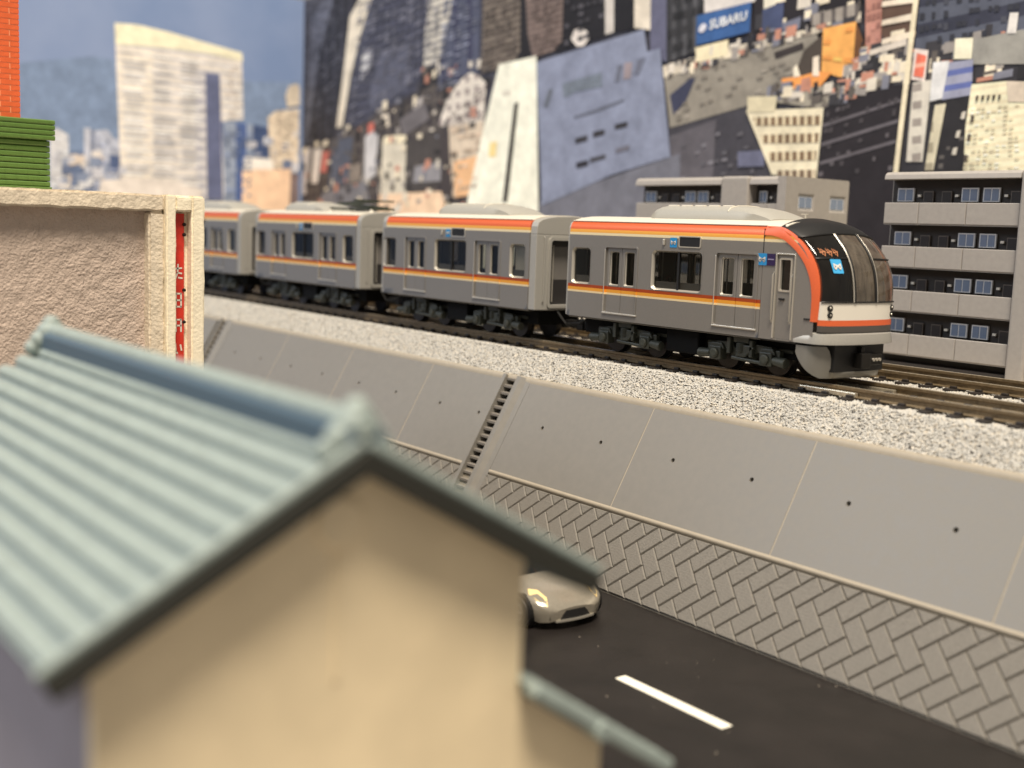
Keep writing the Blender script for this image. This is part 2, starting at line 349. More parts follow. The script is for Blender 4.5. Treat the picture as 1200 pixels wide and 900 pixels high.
PRINTS = [
('L','mountain',(112,138,182),1,[(-3.31,7.99),(-1.31,8.41),(1.14,8.9),(2.42,8.83),(5.69,8.59),(8.58,8.59),(11.75,8.83),(11.92,-0.63),(-3.47,-0.68)],None),
('L','building',(202,203,210),2,[(-0.73,5.58),(-0.45,5.78),(0.04,5.53),(0.08,2.96),(-0.76,2.92)],None),
('L','building',(92,114,158),2,[(0.03,4.82),(0.68,4.94),(0.69,2.92),(0.05,2.89)],('h',0.5,(120,135,170),0.3)),
('L','building',(182,188,208),2,[(0.69,5.87),(0.97,5.89),(0.95,2.93),(0.69,2.92)],None),
('L','building',(112,124,158),2,[(0.97,5.82),(1.15,5.83),(1.13,2.94),(0.95,2.93)],None),
('L','building',(172,180,204),2,[(1.15,5.8),(1.7,5.88),(1.96,5.53),(2.29,5.45),(2.28,2.99),(1.13,2.94)],None),
('L','building',(74,96,148),3,[(1.77,4.83),(2.29,4.79),(2.32,3.8),(1.8,3.77)],None),
('L','building',(214,208,202),3,[(2.02,10.39),(2.99,10.44),(4.32,10.32),(6.09,10.06),(7.86,9.81),(7.96,6.83),(7.09,6.72),(7.03,3.09),(2.28,2.99)],('h',0.52,(186,186,192),0.28)),
('L','building',(240,224,196),4,[(2.02,10.39),(2.99,10.44),(4.32,10.32),(6.09,10.06),(7.86,9.81),(7.9,9.44),(6.09,9.61),(4.12,9.6),(2.06,9.5)],None),
('L','building',(226,218,206),4,[(2.09,9.36),(3.74,9.41),(3.65,3.05),(2.28,2.99)],('h',0.45,(200,196,196),0.3)),
('L','building',(160,160,178),4,[(5.53,8.69),(6.1,8.79),(6.12,3.09),(5.71,3.07)],('h',0.6,(205,203,205),0.5)),
('L','building',(92,102,146),5,[(6.1,8.75),(6.79,8.75),(6.98,3.12),(6.2,3.09)],None),
('L','building',(136,152,182),4,[(6.88,6.66),(8.43,6.64),(8.42,3.15),(7.07,3.09)],('v',1.5,(72,92,140),0.45)),
('L','building',(58,80,132),4,[(8.43,6.64),(9.21,6.54),(9.23,4.97),(8.49,4.92)],None),
('L','building',(214,200,180),5,[(9.16,7.01),(9.55,7.35),(10.78,7.54),(10.92,4.67),(9.32,4.74)],('g',0.8,(190,176,160),0.35)),
('L','building',(200,188,172),5,[(10.06,8.11),(10.23,8.56),(10.67,8.72),(11.04,8.52),(11.05,7.72),(10.16,7.57)],None),
('L','building',(226,222,216),6,[(8.02,5.13),(9.4,5.1),(9.49,4.59),(7.94,4.5)],None),
('L','building',(236,196,166),6,[(7.9,4.53),(10.38,4.72),(10.32,2.14),(7.92,2.06)],None),
('L','building',(214,206,200),6,[(1.39,3.72),(2.96,3.87),(4.71,3.78),(5.95,3.54),(5.96,2.85),(1.17,2.65)],None),
('L','building',(120,104,104),5,[(10.2,4.55),(11.1,4.48),(11.84,4.11),(11.87,2.19),(10.14,2.13)],None),
('R','building',(70,70,84),1,[(-33.53,18.13),(8.03,9.63),(8.88,1.82),(-35.75,-0.69)],None),
('R','building',(44,44,54),2,[(-35.26,4.69),(-34.22,8.25),(-33.65,11.71),(-32.3,17.88),(-29.01,17.21),(-30.78,8.77),(-31.32,6.15),(-33.1,5.24)],('v',1.9,(58,58,68),0.4)),
('R','building',(94,98,118),3,[(-33.82,11.72),(-32.3,17.88),(-31.59,17.73),(-32.93,10.09),(-33.68,7.43),(-34.83,5.08),(-35.19,5.09)],None),
('R','building',(214,204,186),4,[(-30.18,11.31),(-28.64,17.13),(-27.86,16.97),(-29.17,10.47),(-30.01,8.71),(-30.7,6.51),(-31.25,6.53),(-30.7,8.76)],None),
('R','building',(58,60,78),3,[(-28.0,17.0),(-23.26,16.03),(-24.0,8.59),(-25.1,7.3),(-28.56,6.41),(-30.52,5.93),(-29.93,8.71),(-29.18,10.83)],('g',1.1,(76,78,96),0.45)),
('R','building',(84,88,112),4,[(-27.47,9.58),(-25.09,9.7),(-25.26,7.83),(-27.86,7.11),(-28.46,7.5)],None),
('R','building',(188,188,190),5,[(-28.99,9.58),(-28.12,9.82),(-28.16,9.0),(-29.16,8.46)],('h',1.0,(140,140,150),0.4)),
('R','building',(206,200,188),5,[(-23.2,16.02),(-21.54,15.68),(-22.66,9.13),(-23.0,8.64),(-24.0,8.59),(-23.96,10.26)],('h',0.7,(120,118,120),0.4)),
('R','building',(76,82,110),4,[(-21.6,15.69),(-20.13,15.39),(-20.15,8.02),(-21.38,7.46),(-23.06,7.44),(-22.83,8.82)],('v',2.2,(60,62,84),0.4)),
('R','building',(40,40,48),4,[(-24.12,8.46),(-22.99,8.5),(-23.05,7.24),(-24.45,7.33)],None),
('R','building',(122,112,102),5,[(-20.02,15.37),(-17.81,14.92),(-17.57,8.66),(-18.01,8.21),(-19.93,8.06)],('h',0.6,(84,76,72),0.45)),
('R','building',(38,36,42),4,[(-17.91,14.94),(-17.41,14.83),(-16.71,8.52),(-17.81,8.32)],None),
('R','building',(124,108,102),5,[(-17.66,14.88),(-15.24,14.39),(-15.19,8.78),(-15.64,8.48),(-16.8,8.35),(-17.15,9.22)],('h',0.5,(92,80,78),0.45)),
('R','building',(34,32,38),4,[(-15.38,14.42),(-13.07,13.95),(-12.79,8.71),(-15.54,8.41)],None),
('R','dome',(214,206,200),6,[(-14.69,8.79),(-14.52,9.06),(-14.21,9.11),(-13.84,8.96),(-13.74,8.69),(-13.99,8.49),(-14.35,8.5)],None),
('R','building',(196,190,184),5,[(-13.24,13.98),(-12.74,13.88),(-12.5,8.79),(-12.92,8.75)],None),
('R','building',(32,30,36),5,[(-12.74,13.88),(-11.71,13.67),(-11.47,8.79),(-12.5,8.79)],None),
('R','building',(212,202,186),6,[(-11.75,13.68),(-10.92,13.51),(-10.67,8.65),(-11.51,8.82)],None),
('R','building',(92,94,126),6,[(-10.99,13.52),(-10.26,13.37),(-9.9,7.58),(-10.7,7.97)],None),
('R','building',(52,52,56),6,[(-10.3,13.38),(-8.68,13.05),(-8.45,7.86),(-9.94,7.58)],('v',1.1,(78,78,82),0.4)),
('R','street',(86,80,78),5,[(-35.38,5.58),(-30.84,6.14),(-25.78,7.41),(-23.08,7.85),(-19.9,7.62),(-19.82,0.2),(-35.93,-0.7)],('g',1.6,(60,56,60),0.5)),
('R','building',(196,190,190),6,[(-34.84,5.57),(-33.63,5.77),(-34.08,3.54),(-34.96,3.54)],None),
('R','building',(214,206,200),7,[(-33.28,5.64),(-32.45,5.73),(-32.89,4.06),(-33.57,4.06)],None),
('R','building',(198,110,100),6,[(-32.44,5.5),(-31.78,5.63),(-32.07,4.55),(-32.66,4.56)],None),
('R','building',(82,90,112),7,[(-31.47,5.97),(-29.6,6.09),(-29.98,4.03),(-31.88,3.77)],None),
('R','building',(204,110,96),6,[(-28.34,6.55),(-27.84,6.64),(-27.81,6.09),(-28.32,6.04)],None),
('R','building',(196,194,196),7,[(-28.54,6.05),(-27.4,6.36),(-27.6,4.38),(-28.61,4.02)],None),
('R','building',(206,198,180),6,[(-27.09,5.81),(-25.17,5.85),(-25.19,3.46),(-27.12,3.39)],None),
('R','building',(226,214,184),7,[(-26.95,5.98),(-25.17,5.99),(-25.16,5.64),(-26.94,5.63)],None),
('R','building',(220,208,190),6,[(-27.21,6.89),(-26.65,6.93),(-26.55,6.4),(-27.11,6.35)],None),
('R','building',(70,66,66),7,[(-25.03,5.74),(-22.5,6.15),(-22.39,3.97),(-25.05,3.46)],None),
('R','building',(150,140,126),6,[(-25.02,5.63),(-23.41,5.71),(-23.52,5.44),(-25.01,5.28)],None),
('R','building',(104,100,104),7,[(-25.74,6.64),(-23.8,7.22),(-23.45,6.53),(-25.37,5.92)],None),
('R','building',(166,160,158),6,[(-24.71,7.28),(-23.94,7.5),(-24.11,6.9),(-24.68,6.76)],None),
('R','building',(140,138,146),7,[(-24.45,4.68),(-22.43,4.81),(-22.52,4.07),(-24.55,4.02)],None),
('R','building',(130,120,112),6,[(-30.01,4.79),(-28.87,4.95),(-28.91,4.13),(-30.13,4.03)],None),
('R','building',(236,198,166),7,[(-27.27,3.54),(-22.13,3.66),(-22.18,2.38),(-27.36,2.29)],None),
('R','building',(118,118,128),6,[(-32.37,3.62),(-28.46,4.13),(-27.98,3.09),(-33.18,2.67)],None),
('R','building',(214,206,196),7,[(-22.76,6.29),(-22.19,7.19),(-21.4,7.85),(-20.67,8.15),(-20.15,8.02),(-19.58,7.66),(-19.66,6.27),(-21.89,6.05)],('g',1.4,(150,140,138),0.35)),
('R','building',(202,186,166),8,[(-22.08,6.19),(-19.61,6.27),(-19.9,3.59),(-21.57,3.4)],None),
('R','building',(226,178,132),9,[(-21.59,4.79),(-19.87,5.01),(-20.24,3.53),(-21.39,3.4)],None),
('R','building',(66,60,62),8,[(-22.56,6.15),(-22.02,6.26),(-21.63,3.4),(-22.37,3.53)],None),
('R','building',(236,228,212),10,[(-18.75,8.28),(-16.51,8.38),(-15.85,0.43),(-20.98,0.14),(-20.46,3.53),(-19.59,6.02)],None),
('R','mark',(44,40,40),11,[(-17.71,6.79),(-17.46,6.84),(-17.92,3.24),(-18.23,3.24)],None),
('R','mark',(232,206,140),11,[(-19.17,5.43),(-18.69,5.48),(-18.76,4.91),(-19.2,4.93)],None),
('R','building',(206,200,188),11,[(-18.47,7.27),(-17.95,7.29),(-17.94,7.14),(-18.47,7.14)],None),
('R','building',(106,108,124),9,[(-16.03,3.28),(-9.08,4.77),(-8.78,0.82),(-15.8,0.43)],None),
('R','building',(124,134,166),10,[(-16.49,8.17),(-10.99,8.71),(-10.78,8.0),(-10.2,8.05),(-9.49,4.68),(-12.21,4.16),(-15.88,3.13)],None),
('R','mark',(52,50,56),11,[(-14.15,5.42),(-13.52,5.5),(-13.53,5.31),(-14.14,5.23)],None),
('R','mark',(52,50,56),11,[(-13.25,5.59),(-12.65,5.66),(-12.65,5.48),(-13.23,5.4)],None),
('R','mark',(52,50,56),11,[(-12.16,5.79),(-11.55,5.86),(-11.55,5.69),(-12.14,5.62)],None),
('R','mark',(44,42,52),11,[(-14.05,4.6),(-13.43,4.67),(-13.42,4.48),(-14.04,4.39)],None),
('R','mark',(66,66,74),11,[(-13.33,4.73),(-12.54,4.84),(-12.55,4.7),(-13.33,4.57)],None),
('R','mark',(104,104,122),11,[(-12.06,5.0),(-11.39,5.11),(-11.4,4.95),(-12.04,4.85)],None),
('R','mark',(94,100,120),11,[(-14.3,6.16),(-13.37,6.3),(-11.81,6.59),(-11.73,6.52),(-13.21,6.22),(-14.25,6.09)],None),
('R','mark',(98,110,120),11,[(-14.97,7.31),(-12.92,7.53),(-12.85,7.06),(-14.21,6.98),(-14.86,6.82)],('v',0.35,(120,130,150),0.45)),
('R','mark',(96,104,120),11,[(-15.72,7.19),(-15.48,7.14),(-15.76,6.55),(-15.98,6.57)],None),
('R','mark',(100,106,128),11,[(-12.14,7.69),(-11.89,7.7),(-12.07,7.15),(-12.27,7.15)],None),
('R','mark',(146,134,140),11,[(-11.82,7.74),(-11.45,7.73),(-11.49,7.23),(-11.85,7.21)],None),
('R','mark',(98,104,128),11,[(-11.21,7.78),(-10.82,7.84),(-11.13,7.28),(-11.39,7.32)],None),
('R','road',(66,64,74),7,[(-9.8,5.72),(-6.42,6.36),(-4.28,6.85),(-1.29,7.14),(-0.75,1.27),(-8.97,0.81)],None),
('R','building',(92,88,98),8,[(-9.61,5.31),(-7.65,5.74),(-7.64,3.84),(-9.37,3.59)],None),
('R','road',(140,134,124),8,[(-9.99,7.22),(-8.21,7.49),(-5.74,7.84),(-4.07,7.86),(-3.76,6.92),(-4.41,6.55),(-6.4,6.07),(-9.6,5.57)],None),
('R','road',(206,196,178),9,[(-10.04,7.49),(-7.54,7.77),(-4.09,8.04),(-2.65,8.28),(-2.63,8.01),(-5.73,7.7),(-7.51,7.47),(-9.98,7.12)],('g',1.2,(150,140,130),0.4)),
('R','mark',(58,62,92),9,[(-9.67,6.57),(-8.82,7.03),(-8.6,7.01),(-8.98,6.32),(-9.47,5.96)],None),
('R','mark',(56,50,50),9,[(-5.55,7.49),(-4.53,7.67),(-4.48,7.49),(-5.47,7.3)],None),
('R','building',(74,66,60),9,[(-4.48,7.44),(-3.84,7.83),(-3.67,6.57),(-4.86,6.54)],None),
('R','building',(40,36,40),7,[(-6.81,12.66),(-2.81,11.85),(-2.71,8.33),(-4.39,8.16),(-6.36,8.0)],None),
('R','building',(226,214,180),10,[(-8.67,7.91),(-7.32,8.02),(-7.32,7.56),(-8.56,7.47)],None),
('R','building',(206,200,196),8,[(-8.72,13.06),(-6.61,12.62),(-6.38,9.0),(-8.39,8.91)],None),
('R','sign',(44,92,166),10,[(-8.67,8.86),(-6.51,9.0),(-6.5,8.16),(-8.64,7.98)],None),
('R','building',(214,208,190),9,[(-6.38,12.58),(-5.84,12.47),(-5.59,8.72),(-6.03,8.73)],None),
('R','building',(62,74,116),9,[(-6.07,8.73),(-5.3,8.87),(-5.28,7.94),(-6.03,7.87)],None),
('R','building',(112,116,140),9,[(-5.31,8.27),(-4.65,8.38),(-4.68,8.06),(-5.22,7.93)],None),
('R','building',(156,148,140),10,[(-4.33,8.38),(-2.78,8.51),(-2.7,8.2),(-4.27,8.06)],('v',0.9,(98,92,90),0.35)),
('R','building',(240,166,86),10,[(-3.85,7.97),(-2.77,8.03),(-2.77,6.48),(-3.81,6.83)],None),
('R','building',(112,74,46),10,[(-2.77,8.03),(-2.34,7.2),(-2.73,6.43)],None),
('R','building',(236,152,78),11,[(-5.18,6.73),(-4.42,6.76),(-3.93,6.84),(-3.46,6.76),(-3.94,6.29),(-5.15,6.4)],None),
('R','building',(226,216,196),12,[(-4.77,7.0),(-4.66,7.08),(-4.51,6.75),(-4.75,6.74)],None),
('R','building',(228,214,196),12,[(-4.11,7.22),(-3.91,7.25),(-3.86,6.7),(-4.09,6.72)],None),
('R','roof',(150,144,132),11,[(-6.48,6.27),(-5.15,6.42),(-2.82,6.44),(-1.18,6.53),(-1.21,6.32),(-3.61,5.81)],('g',1.0,(110,104,98),0.4)),
('R','building',(206,196,166),12,[(-6.42,6.31),(-5.29,6.26),(-5.35,5.82),(-6.38,5.87)],None),
('R','building',(222,212,184),11,[(-6.45,5.92),(-3.64,5.84),(-3.73,3.88),(-5.33,4.07)],None),
('R','mark',(120,98,76),12,[(-6.17,5.71),(-3.71,5.64),(-3.72,5.38),(-6.05,5.47)],('v',0.62,(214,200,170),0.4)),
('R','mark',(120,98,76),12,[(-5.84,5.2),(-3.74,5.17),(-3.75,4.91),(-5.72,4.96)],('v',0.62,(214,200,170),0.4)),
('R','mark',(120,98,76),12,[(-5.51,4.7),(-3.77,4.69),(-3.78,4.44),(-5.39,4.45)],('v',0.62,(214,200,170),0.4)),
('R','mark',(110,92,76),12,[(-5.15,4.18),(-3.76,4.18),(-3.76,3.88),(-5.07,3.94)],('v',0.62,(204,190,164),0.4)),
('R','building',(42,38,42),11,[(-3.64,5.84),(-1.18,6.45),(-1.01,1.26),(-3.64,1.11)],None),
('R','mark',(96,90,98),12,[(-3.63,5.4),(-1.18,5.93),(-1.17,5.85),(-3.62,5.31)],None),
('R','mark',(96,90,98),12,[(-3.63,4.9),(-1.21,5.42),(-1.2,5.33),(-3.62,4.8)],None),
('R','mark',(96,90,98),12,[(-3.63,4.39),(-1.24,4.9),(-1.23,4.81),(-3.62,4.3)],None),
('R','sign',(98,102,134),10,[(-6.69,4.75),(-5.67,4.77),(-5.64,4.31),(-6.65,4.31)],None),
('R','building',(186,132,118),11,[(-2.78,11.84),(-2.19,11.72),(-1.93,7.42),(-2.41,7.36)],None),
('R','building',(96,74,62),10,[(-2.3,11.74),(-0.79,11.43),(-0.94,7.15),(-1.94,7.2)],None),
('R','mark',(226,212,192),12,[(-1.97,8.44),(-0.98,8.46),(-0.99,8.29),(-1.99,8.31)],None),
('R','mark',(226,212,192),12,[(-1.93,7.96),(-0.94,8.04),(-0.95,7.87),(-1.95,7.83)],None),
('R','mark',(226,212,192),12,[(-1.89,7.48),(-0.9,7.61),(-0.91,7.44),(-1.9,7.35)],None),
('R','building',(56,52,58),10,[(-2.29,7.28),(-1.06,7.37),(-1.18,6.45),(-2.81,6.39)],('g',1.3,(110,100,100),0.4)),
('R','building',(204,194,182),12,[(-2.29,7.23),(-1.16,7.43),(-1.15,7.26),(-2.22,7.1)],None),
('R','building',(206,198,184),12,[(-2.28,6.49),(-1.96,6.55),(-1.98,6.2),(-2.28,6.18)],None),
('R','building',(84,90,110),11,[(-0.77,11.43),(8.03,9.63),(8.38,6.4),(1.99,6.99),(-0.9,6.98)],('h',1.9,(56,58,72),0.45)),
('R','building',(54,52,58),10,[(-1.03,7.12),(1.97,7.23),(8.36,6.56),(8.88,1.82),(-1.14,1.25)],None),
('R','roof',(148,146,140),12,[(0.69,7.2),(1.96,7.31),(8.34,6.79),(8.4,6.21),(0.79,6.62)],None),
('R','building',(232,224,198),13,[(0.26,7.28),(0.75,7.25),(0.75,6.75),(0.26,6.79)],None),
('R','building',(214,210,206),13,[(1.66,7.73),(1.88,7.71),(1.86,7.24),(1.62,7.26)],None),
('R','sign',(232,214,206),12,[(-0.89,7.15),(-0.48,7.07),(-0.51,6.31),(-0.92,6.39)],None),
('R','mark',(226,112,88),13,[(-0.8,7.03),(-0.52,6.94),(-0.57,6.4),(-0.85,6.47)],('h',0.9,(236,170,150),0.3)),
('R','building',(204,198,186),12,[(-0.86,6.3),(-0.32,6.34),(-0.4,4.32),(-0.88,4.33)],('g',1.3,(150,142,136),0.3)),
('R','building',(216,216,218),13,[(-0.31,6.76),(0.15,6.76),(0.06,5.86),(-0.32,5.8)],None),
('R','sign',(152,156,188),13,[(0.15,6.72),(0.8,6.74),(0.83,5.89),(0.02,5.82)],('h',0.9,(98,110,168),0.4)),
('R','building',(44,42,46),12,[(-0.24,5.79),(0.83,5.89),(1.05,1.38),(-0.15,1.31)],None),
('R','building',(206,198,172),13,[(-0.16,5.7),(0.15,5.73),(-0.06,4.1),(-0.31,4.1)],('g',1.5,(160,152,132),0.35)),
('R','mark',(196,190,178),14,[(0.62,5.49),(0.73,5.51),(0.7,5.32),(0.59,5.33)],None),
('R','mark',(196,190,178),14,[(0.52,5.04),(0.63,5.06),(0.6,4.88),(0.49,4.88)],None),
('R','mark',(196,190,178),14,[(0.46,4.63),(0.58,4.65),(0.55,4.46),(0.43,4.47)],None),
('R','building',(234,224,192),13,[(0.81,6.14),(1.75,6.15),(8.45,5.72),(8.88,1.82),(0.91,1.37),(0.74,5.12)],('h',0.5,(222,212,182),0.4)),
('R','building',(204,190,172),14,[(1.73,6.15),(8.45,5.75),(8.5,5.29),(1.82,5.67)],None),
('R','mark',(70,64,60),15,[(0.97,5.86),(1.04,5.86),(1.03,5.73),(0.96,5.74)],None),
('R','mark',(70,64,60),15,[(1.12,5.86),(1.19,5.85),(1.18,5.73),(1.11,5.74)],None),
('R','mark',(70,64,60),15,[(1.27,5.85),(1.34,5.85),(1.32,5.73),(1.26,5.73)],None),
('R','mark',(70,64,60),15,[(1.41,5.85),(1.48,5.85),(1.47,5.73),(1.4,5.73)],None),
('R','mark',(70,64,60),15,[(1.56,5.85),(1.62,5.84),(1.61,5.72),(1.55,5.73)],None),
('R','mark',(84,76,70),15,[(0.88,5.4),(0.97,5.39),(0.96,5.23),(0.87,5.23)],None),
('R','mark',(84,76,70),15,[(0.83,4.95),(0.92,4.95),(0.92,4.78),(0.82,4.79)],None),
('R','mark',(84,76,70),15,[(0.78,4.46),(0.88,4.45),(0.87,4.29),(0.78,4.29)],None),
('R','mark',(226,214,184),14,[(-0.87,11.45),(-0.72,11.42),(-1.08,3.99),(-1.23,3.99)],None)
]
FACADES = [
('R',[(-33.74,17.05),(-30.15,16.37),(-31.17,6.53),(-34.92,5.29)],76,7,(74,76,90),0.5,4),
('R',[(-28.89,16.13),(-24.27,15.26),(-24.11,8.26),(-30.07,6.48)],60,9,(96,98,116),0.5,6),
('R',[(-22.43,14.91),(-20.19,14.49),(-20.26,8.02),(-22.95,7.57)],48,5,(104,110,134),0.45,6),
('R',[(-19.91,14.44),(-17.8,14.04),(-17.72,8.49),(-19.82,8.15)],36,6,(78,70,66),0.75,6),
('R',[(-17.5,13.98),(-15.28,13.56),(-15.42,8.6),(-16.75,8.41)],40,7,(88,76,72),0.7,6),
('R',[(-15.19,13.54),(-13.14,13.16),(-12.92,8.78),(-15.08,8.51)],18,6,(64,62,70),0.5,6),
('R',[(-24.08,15.22),(-22.55,14.93),(-22.94,8.7),(-23.94,8.65)],32,2,(120,118,120),0.85,6),
('L',[(2.13,9.3),(6.01,9.23),(6.12,3.16),(2.32,3.07)],36,3,(188,188,194),0.8,5),
('L',[(6.99,9.26),(7.86,9.24),(7.92,6.9),(7.05,6.83)],14,4,(196,188,182),0.6,5),
('L',[(9.33,7.1),(10.78,7.38),(10.82,5.07),(9.4,5.06)],9,6,(180,166,150),0.7,6),
('L',[(7.01,6.44),(8.39,6.48),(8.38,3.26),(7.11,3.21)],14,5,(92,110,152),0.5,6),
('L',[(-0.66,5.41),(0.04,5.46),(0.05,3.03),(-0.69,3.0)],9,4,(168,174,190),0.5,4),
('L',[(1.19,5.62),(2.22,5.33),(2.24,3.14),(1.17,3.09)],10,5,(134,146,180),0.5,4),
('R',[(-22.28,6.47),(-19.68,7.6),(-19.66,6.34),(-21.9,6.12)],7,7,(118,108,106),0.6,8),
('R',[(-21.84,6.12),(-19.71,6.18),(-19.96,3.72),(-21.46,3.53)],9,5,(166,148,130),0.5,10),
('R',[(-9.1,5.03),(-3.93,6.2),(-4.0,3.58),(-8.99,3.59)],9,18,(92,90,100),0.22,9),
('R',[(-0.98,10.86),(1.66,10.36),(1.97,7.19),(-0.79,7.14)],12,16,(52,54,66),0.5,12),
('R',[(0.84,5.6),(2.12,5.61),(2.28,3.96),(0.74,3.98)],16,9,(206,196,168),0.5,14),
('R',[(-9.63,7.09),(-5.72,7.6),(-4.42,6.69),(-9.34,5.67)],7,14,(118,112,104),0.35,9),
('R',[(-3.55,5.76),(-1.27,6.33),(-1.26,4.01),(-3.68,3.93)],8,14,(70,66,70),0.3,12),
('R',[(-0.16,5.68),(0.77,5.81),(0.7,4.09),(-0.31,4.1)],8,6,(92,88,86),0.25,12),
('R',[(-2.7,11.18),(-2.16,11.08),(-1.94,7.46),(-2.38,7.37)],14,3,(150,104,94),0.6,12),
('R',[(-3.85,7.88),(-2.79,7.96),(-2.77,6.57),(-3.82,6.88)],5,3,(226,150,74),0.4,11),
('R',[(-10.24,12.61),(-8.66,12.31),(-8.49,7.91),(-9.91,7.68)],10,12,(38,38,42),0.55,7)
]
CLUTTER = [
('R',[(-35.04,6.1),(-25.77,7.34),(-20.17,6.36),(-20.42,2.81),(-35.38,2.44)],150,0.45,8.5),
('R',[(-9.85,7.42),(-2.72,8.42),(-2.63,8.01),(-9.82,7.0)],90,0.4,10.2),
('R',[(-6.62,11.92),(-2.83,11.21),(-2.77,8.34),(-6.35,7.95)],70,0.5,9.2),
('R',[(-6.42,6.31),(-1.24,6.62),(-1.31,6.29),(-3.61,5.81)],70,0.4,12.2),
('R',[(-2.89,7.29),(-1.06,7.42),(-1.18,6.45),(-3.23,6.33)],60,0.45,11.2),
('R',[(-0.68,7.08),(1.97,7.23),(2.07,6.14),(-0.45,6.14)],40,0.5,11.6),
('R',[(-23.91,9.25),(-19.43,8.05),(-20.17,6.36),(-25.07,6.61)],60,0.4,6.5),
('L',[(-0.67,4.7),(2.21,4.71),(2.2,2.99),(-0.69,2.86)],40,0.6,5.5),
('L',[(7.97,6.44),(10.89,6.28),(10.93,3.46),(7.99,3.33)],30,0.6,5.5)
]

# ================================================================== SETTING
# lower ground and road
T = Vector((0, -1.42, -0.685)); SLOPE = Vector((0, -0.487, -0.873)); NRM = Vector((0, -0.873, 0.487)); ROAD_Z = -3.6
EMB_LEN = 3.338
mb = MB(); mb.quad((-60, -60, ROAD_Z-.05), (60, -60, ROAD_Z-.05), (60, 16, ROAD_Z-.05), (-60, 16, ROAD_Z-.05))
structure(mb.build('ground', mat('grey_base', (112, 108, 106), .7, 0, (2, .1)), solid=False))
m_road = mat('dark_road_plastic', (30, 26, 24), .42, 0, (1.1, .35, 7), (26, .10))
mb = MB(); mb.box(-45, 30, -7.75, -3.04, ROAD_Z-.04, ROAD_Z)
structure(mb.build('road', m_road, bevel=.01))
mb = MB(); mb.box(-45, 30, -40, -7.76, ROAD_Z-.04, ROAD_Z+.06)
structure(mb.build('pavement', mat('grey_pavement', (120, 116, 114), .7, 0, (3, .1)), bevel=.02))
road = bpy.data.objects['road']
for k in range(-3, 3):
    mb = MB(); mb.prism([(6.77+k*6.3, -5.47), (8.68+k*6.3, -5.47), (8.68+k*6.3, -5.29), (6.77+k*6.3, -5.29)], 'z', ROAD_Z+.002, ROAD_Z+.012)
    o = mb.build('lane_marking', mat('white_lane_paint', (250, 244, 226), .5, 0, (12, .05)), road, bevel=.004)
# pale dust specks on the plastic road
mb = MB()
for k in range(22):
    x = random.uniform(4, 11); y = random.uniform(-7.2, -3.1); r = random.uniform(.006, .016)
    mb.cyl((x, y, ROAD_Z), (x+random.uniform(-.01, .01), y, ROAD_Z+r*.7), r, r*.4, 5)
o = mb.build('dust', mat('dust', (150, 140, 126), .8), road); o['kind'] = 'stuff'

# upper base under the tracks
mb = MB(); mb.prism([(-1.40, -.73), (10.9, -.73), (10.9, -.20), (-.90, -.20)], 'x', -34.4, 20)
mb.box(-34.4, 20, -1.30, 10.9, -3.6, -.73)
structure(mb.build('baseboard', mat('granite_print_base', (176, 168, 154), .75, 0, (22, .22, 8), (40, .3))))

# ------------------------------------------------------------------ backdrop
PX, PY = -34.65, 11.0
bd = thing('printed_backdrop', 'tall printed city skyline backdrop of two boards behind the train and buildings', 'backdrop', (PX, PY, -3.6))
def bd_part(mb, name, mats):
    o = mb.build(name, mats, None, solid=False); o.parent = bd; o.matrix_parent_inverse = Matrix.Translation((PX, PY, -3.6)).inverted(); return o
# sky print with a vertical fade, as printed on the sheet
msky = bpy.data.materials.new('print_sky'); msky.use_nodes = True
nt = msky.node_tree; N = nt.nodes; b = N['Principled BSDF']; b.inputs['Roughness'].default_value = .5; b.inputs['Specular IOR Level'].default_value = .3
tc = N.new('ShaderNodeTexCoord'); ns = N.new('ShaderNodeTexNoise'); ns.inputs['Scale'].default_value = .25; ns.inputs['Detail'].default_value = 6
nt.links.new(tc.outputs['Object'], ns.inputs['Vector'])
cr = N.new('ShaderNodeValToRGB'); cr.color_ramp.elements[0].position = .35; cr.color_ramp.elements[1].position = .68
cr.color_ramp.elements[0].color = rgb((126, 148, 190), PRINT_GAIN*.8); cr.color_ramp.elements[1].color = rgb((144, 162, 200), PRINT_GAIN*.8)
nt.links.new(ns.outputs[0], cr.inputs[0]); nt.links.new(cr.outputs[0], b.inputs['Base Color'])
mb = MB(); mb.box(PX-.3, PX, -30, PY, -3.6, 12.6); bd_part(mb, 'sky_board', msky)
mb = MB(); mb.box(PX-.3, 6.0, PY, PY+.3, -3.6, 12.6); bd_part(mb, 'city_board', print_mat((70, 70, 84), None))
for pi_, (pan, nm, col, lay, pts, st) in enumerate(PRINTS):
    mb = MB(); d = .012*lay + .00005*pi_
    if pan == 'L': mb.ngon([(PX+d, min(y, PY-.2), min(z, 12.55)) for y, z in pts])
    else: mb.ngon([(min(max(x, PX+.2), 5.95), PY-d, min(z, 12.55)) for x, z in pts])
    bd_part(mb, 'printed'+nm, print_mat(col, st, pan, pan == 'R' and nm in ('_building', '_street', '_road', '_roof') and col not in ((124, 134, 166), (236, 228, 212), (240, 166, 86), (236, 152, 78), (234, 224, 192), (106, 108, 124))))
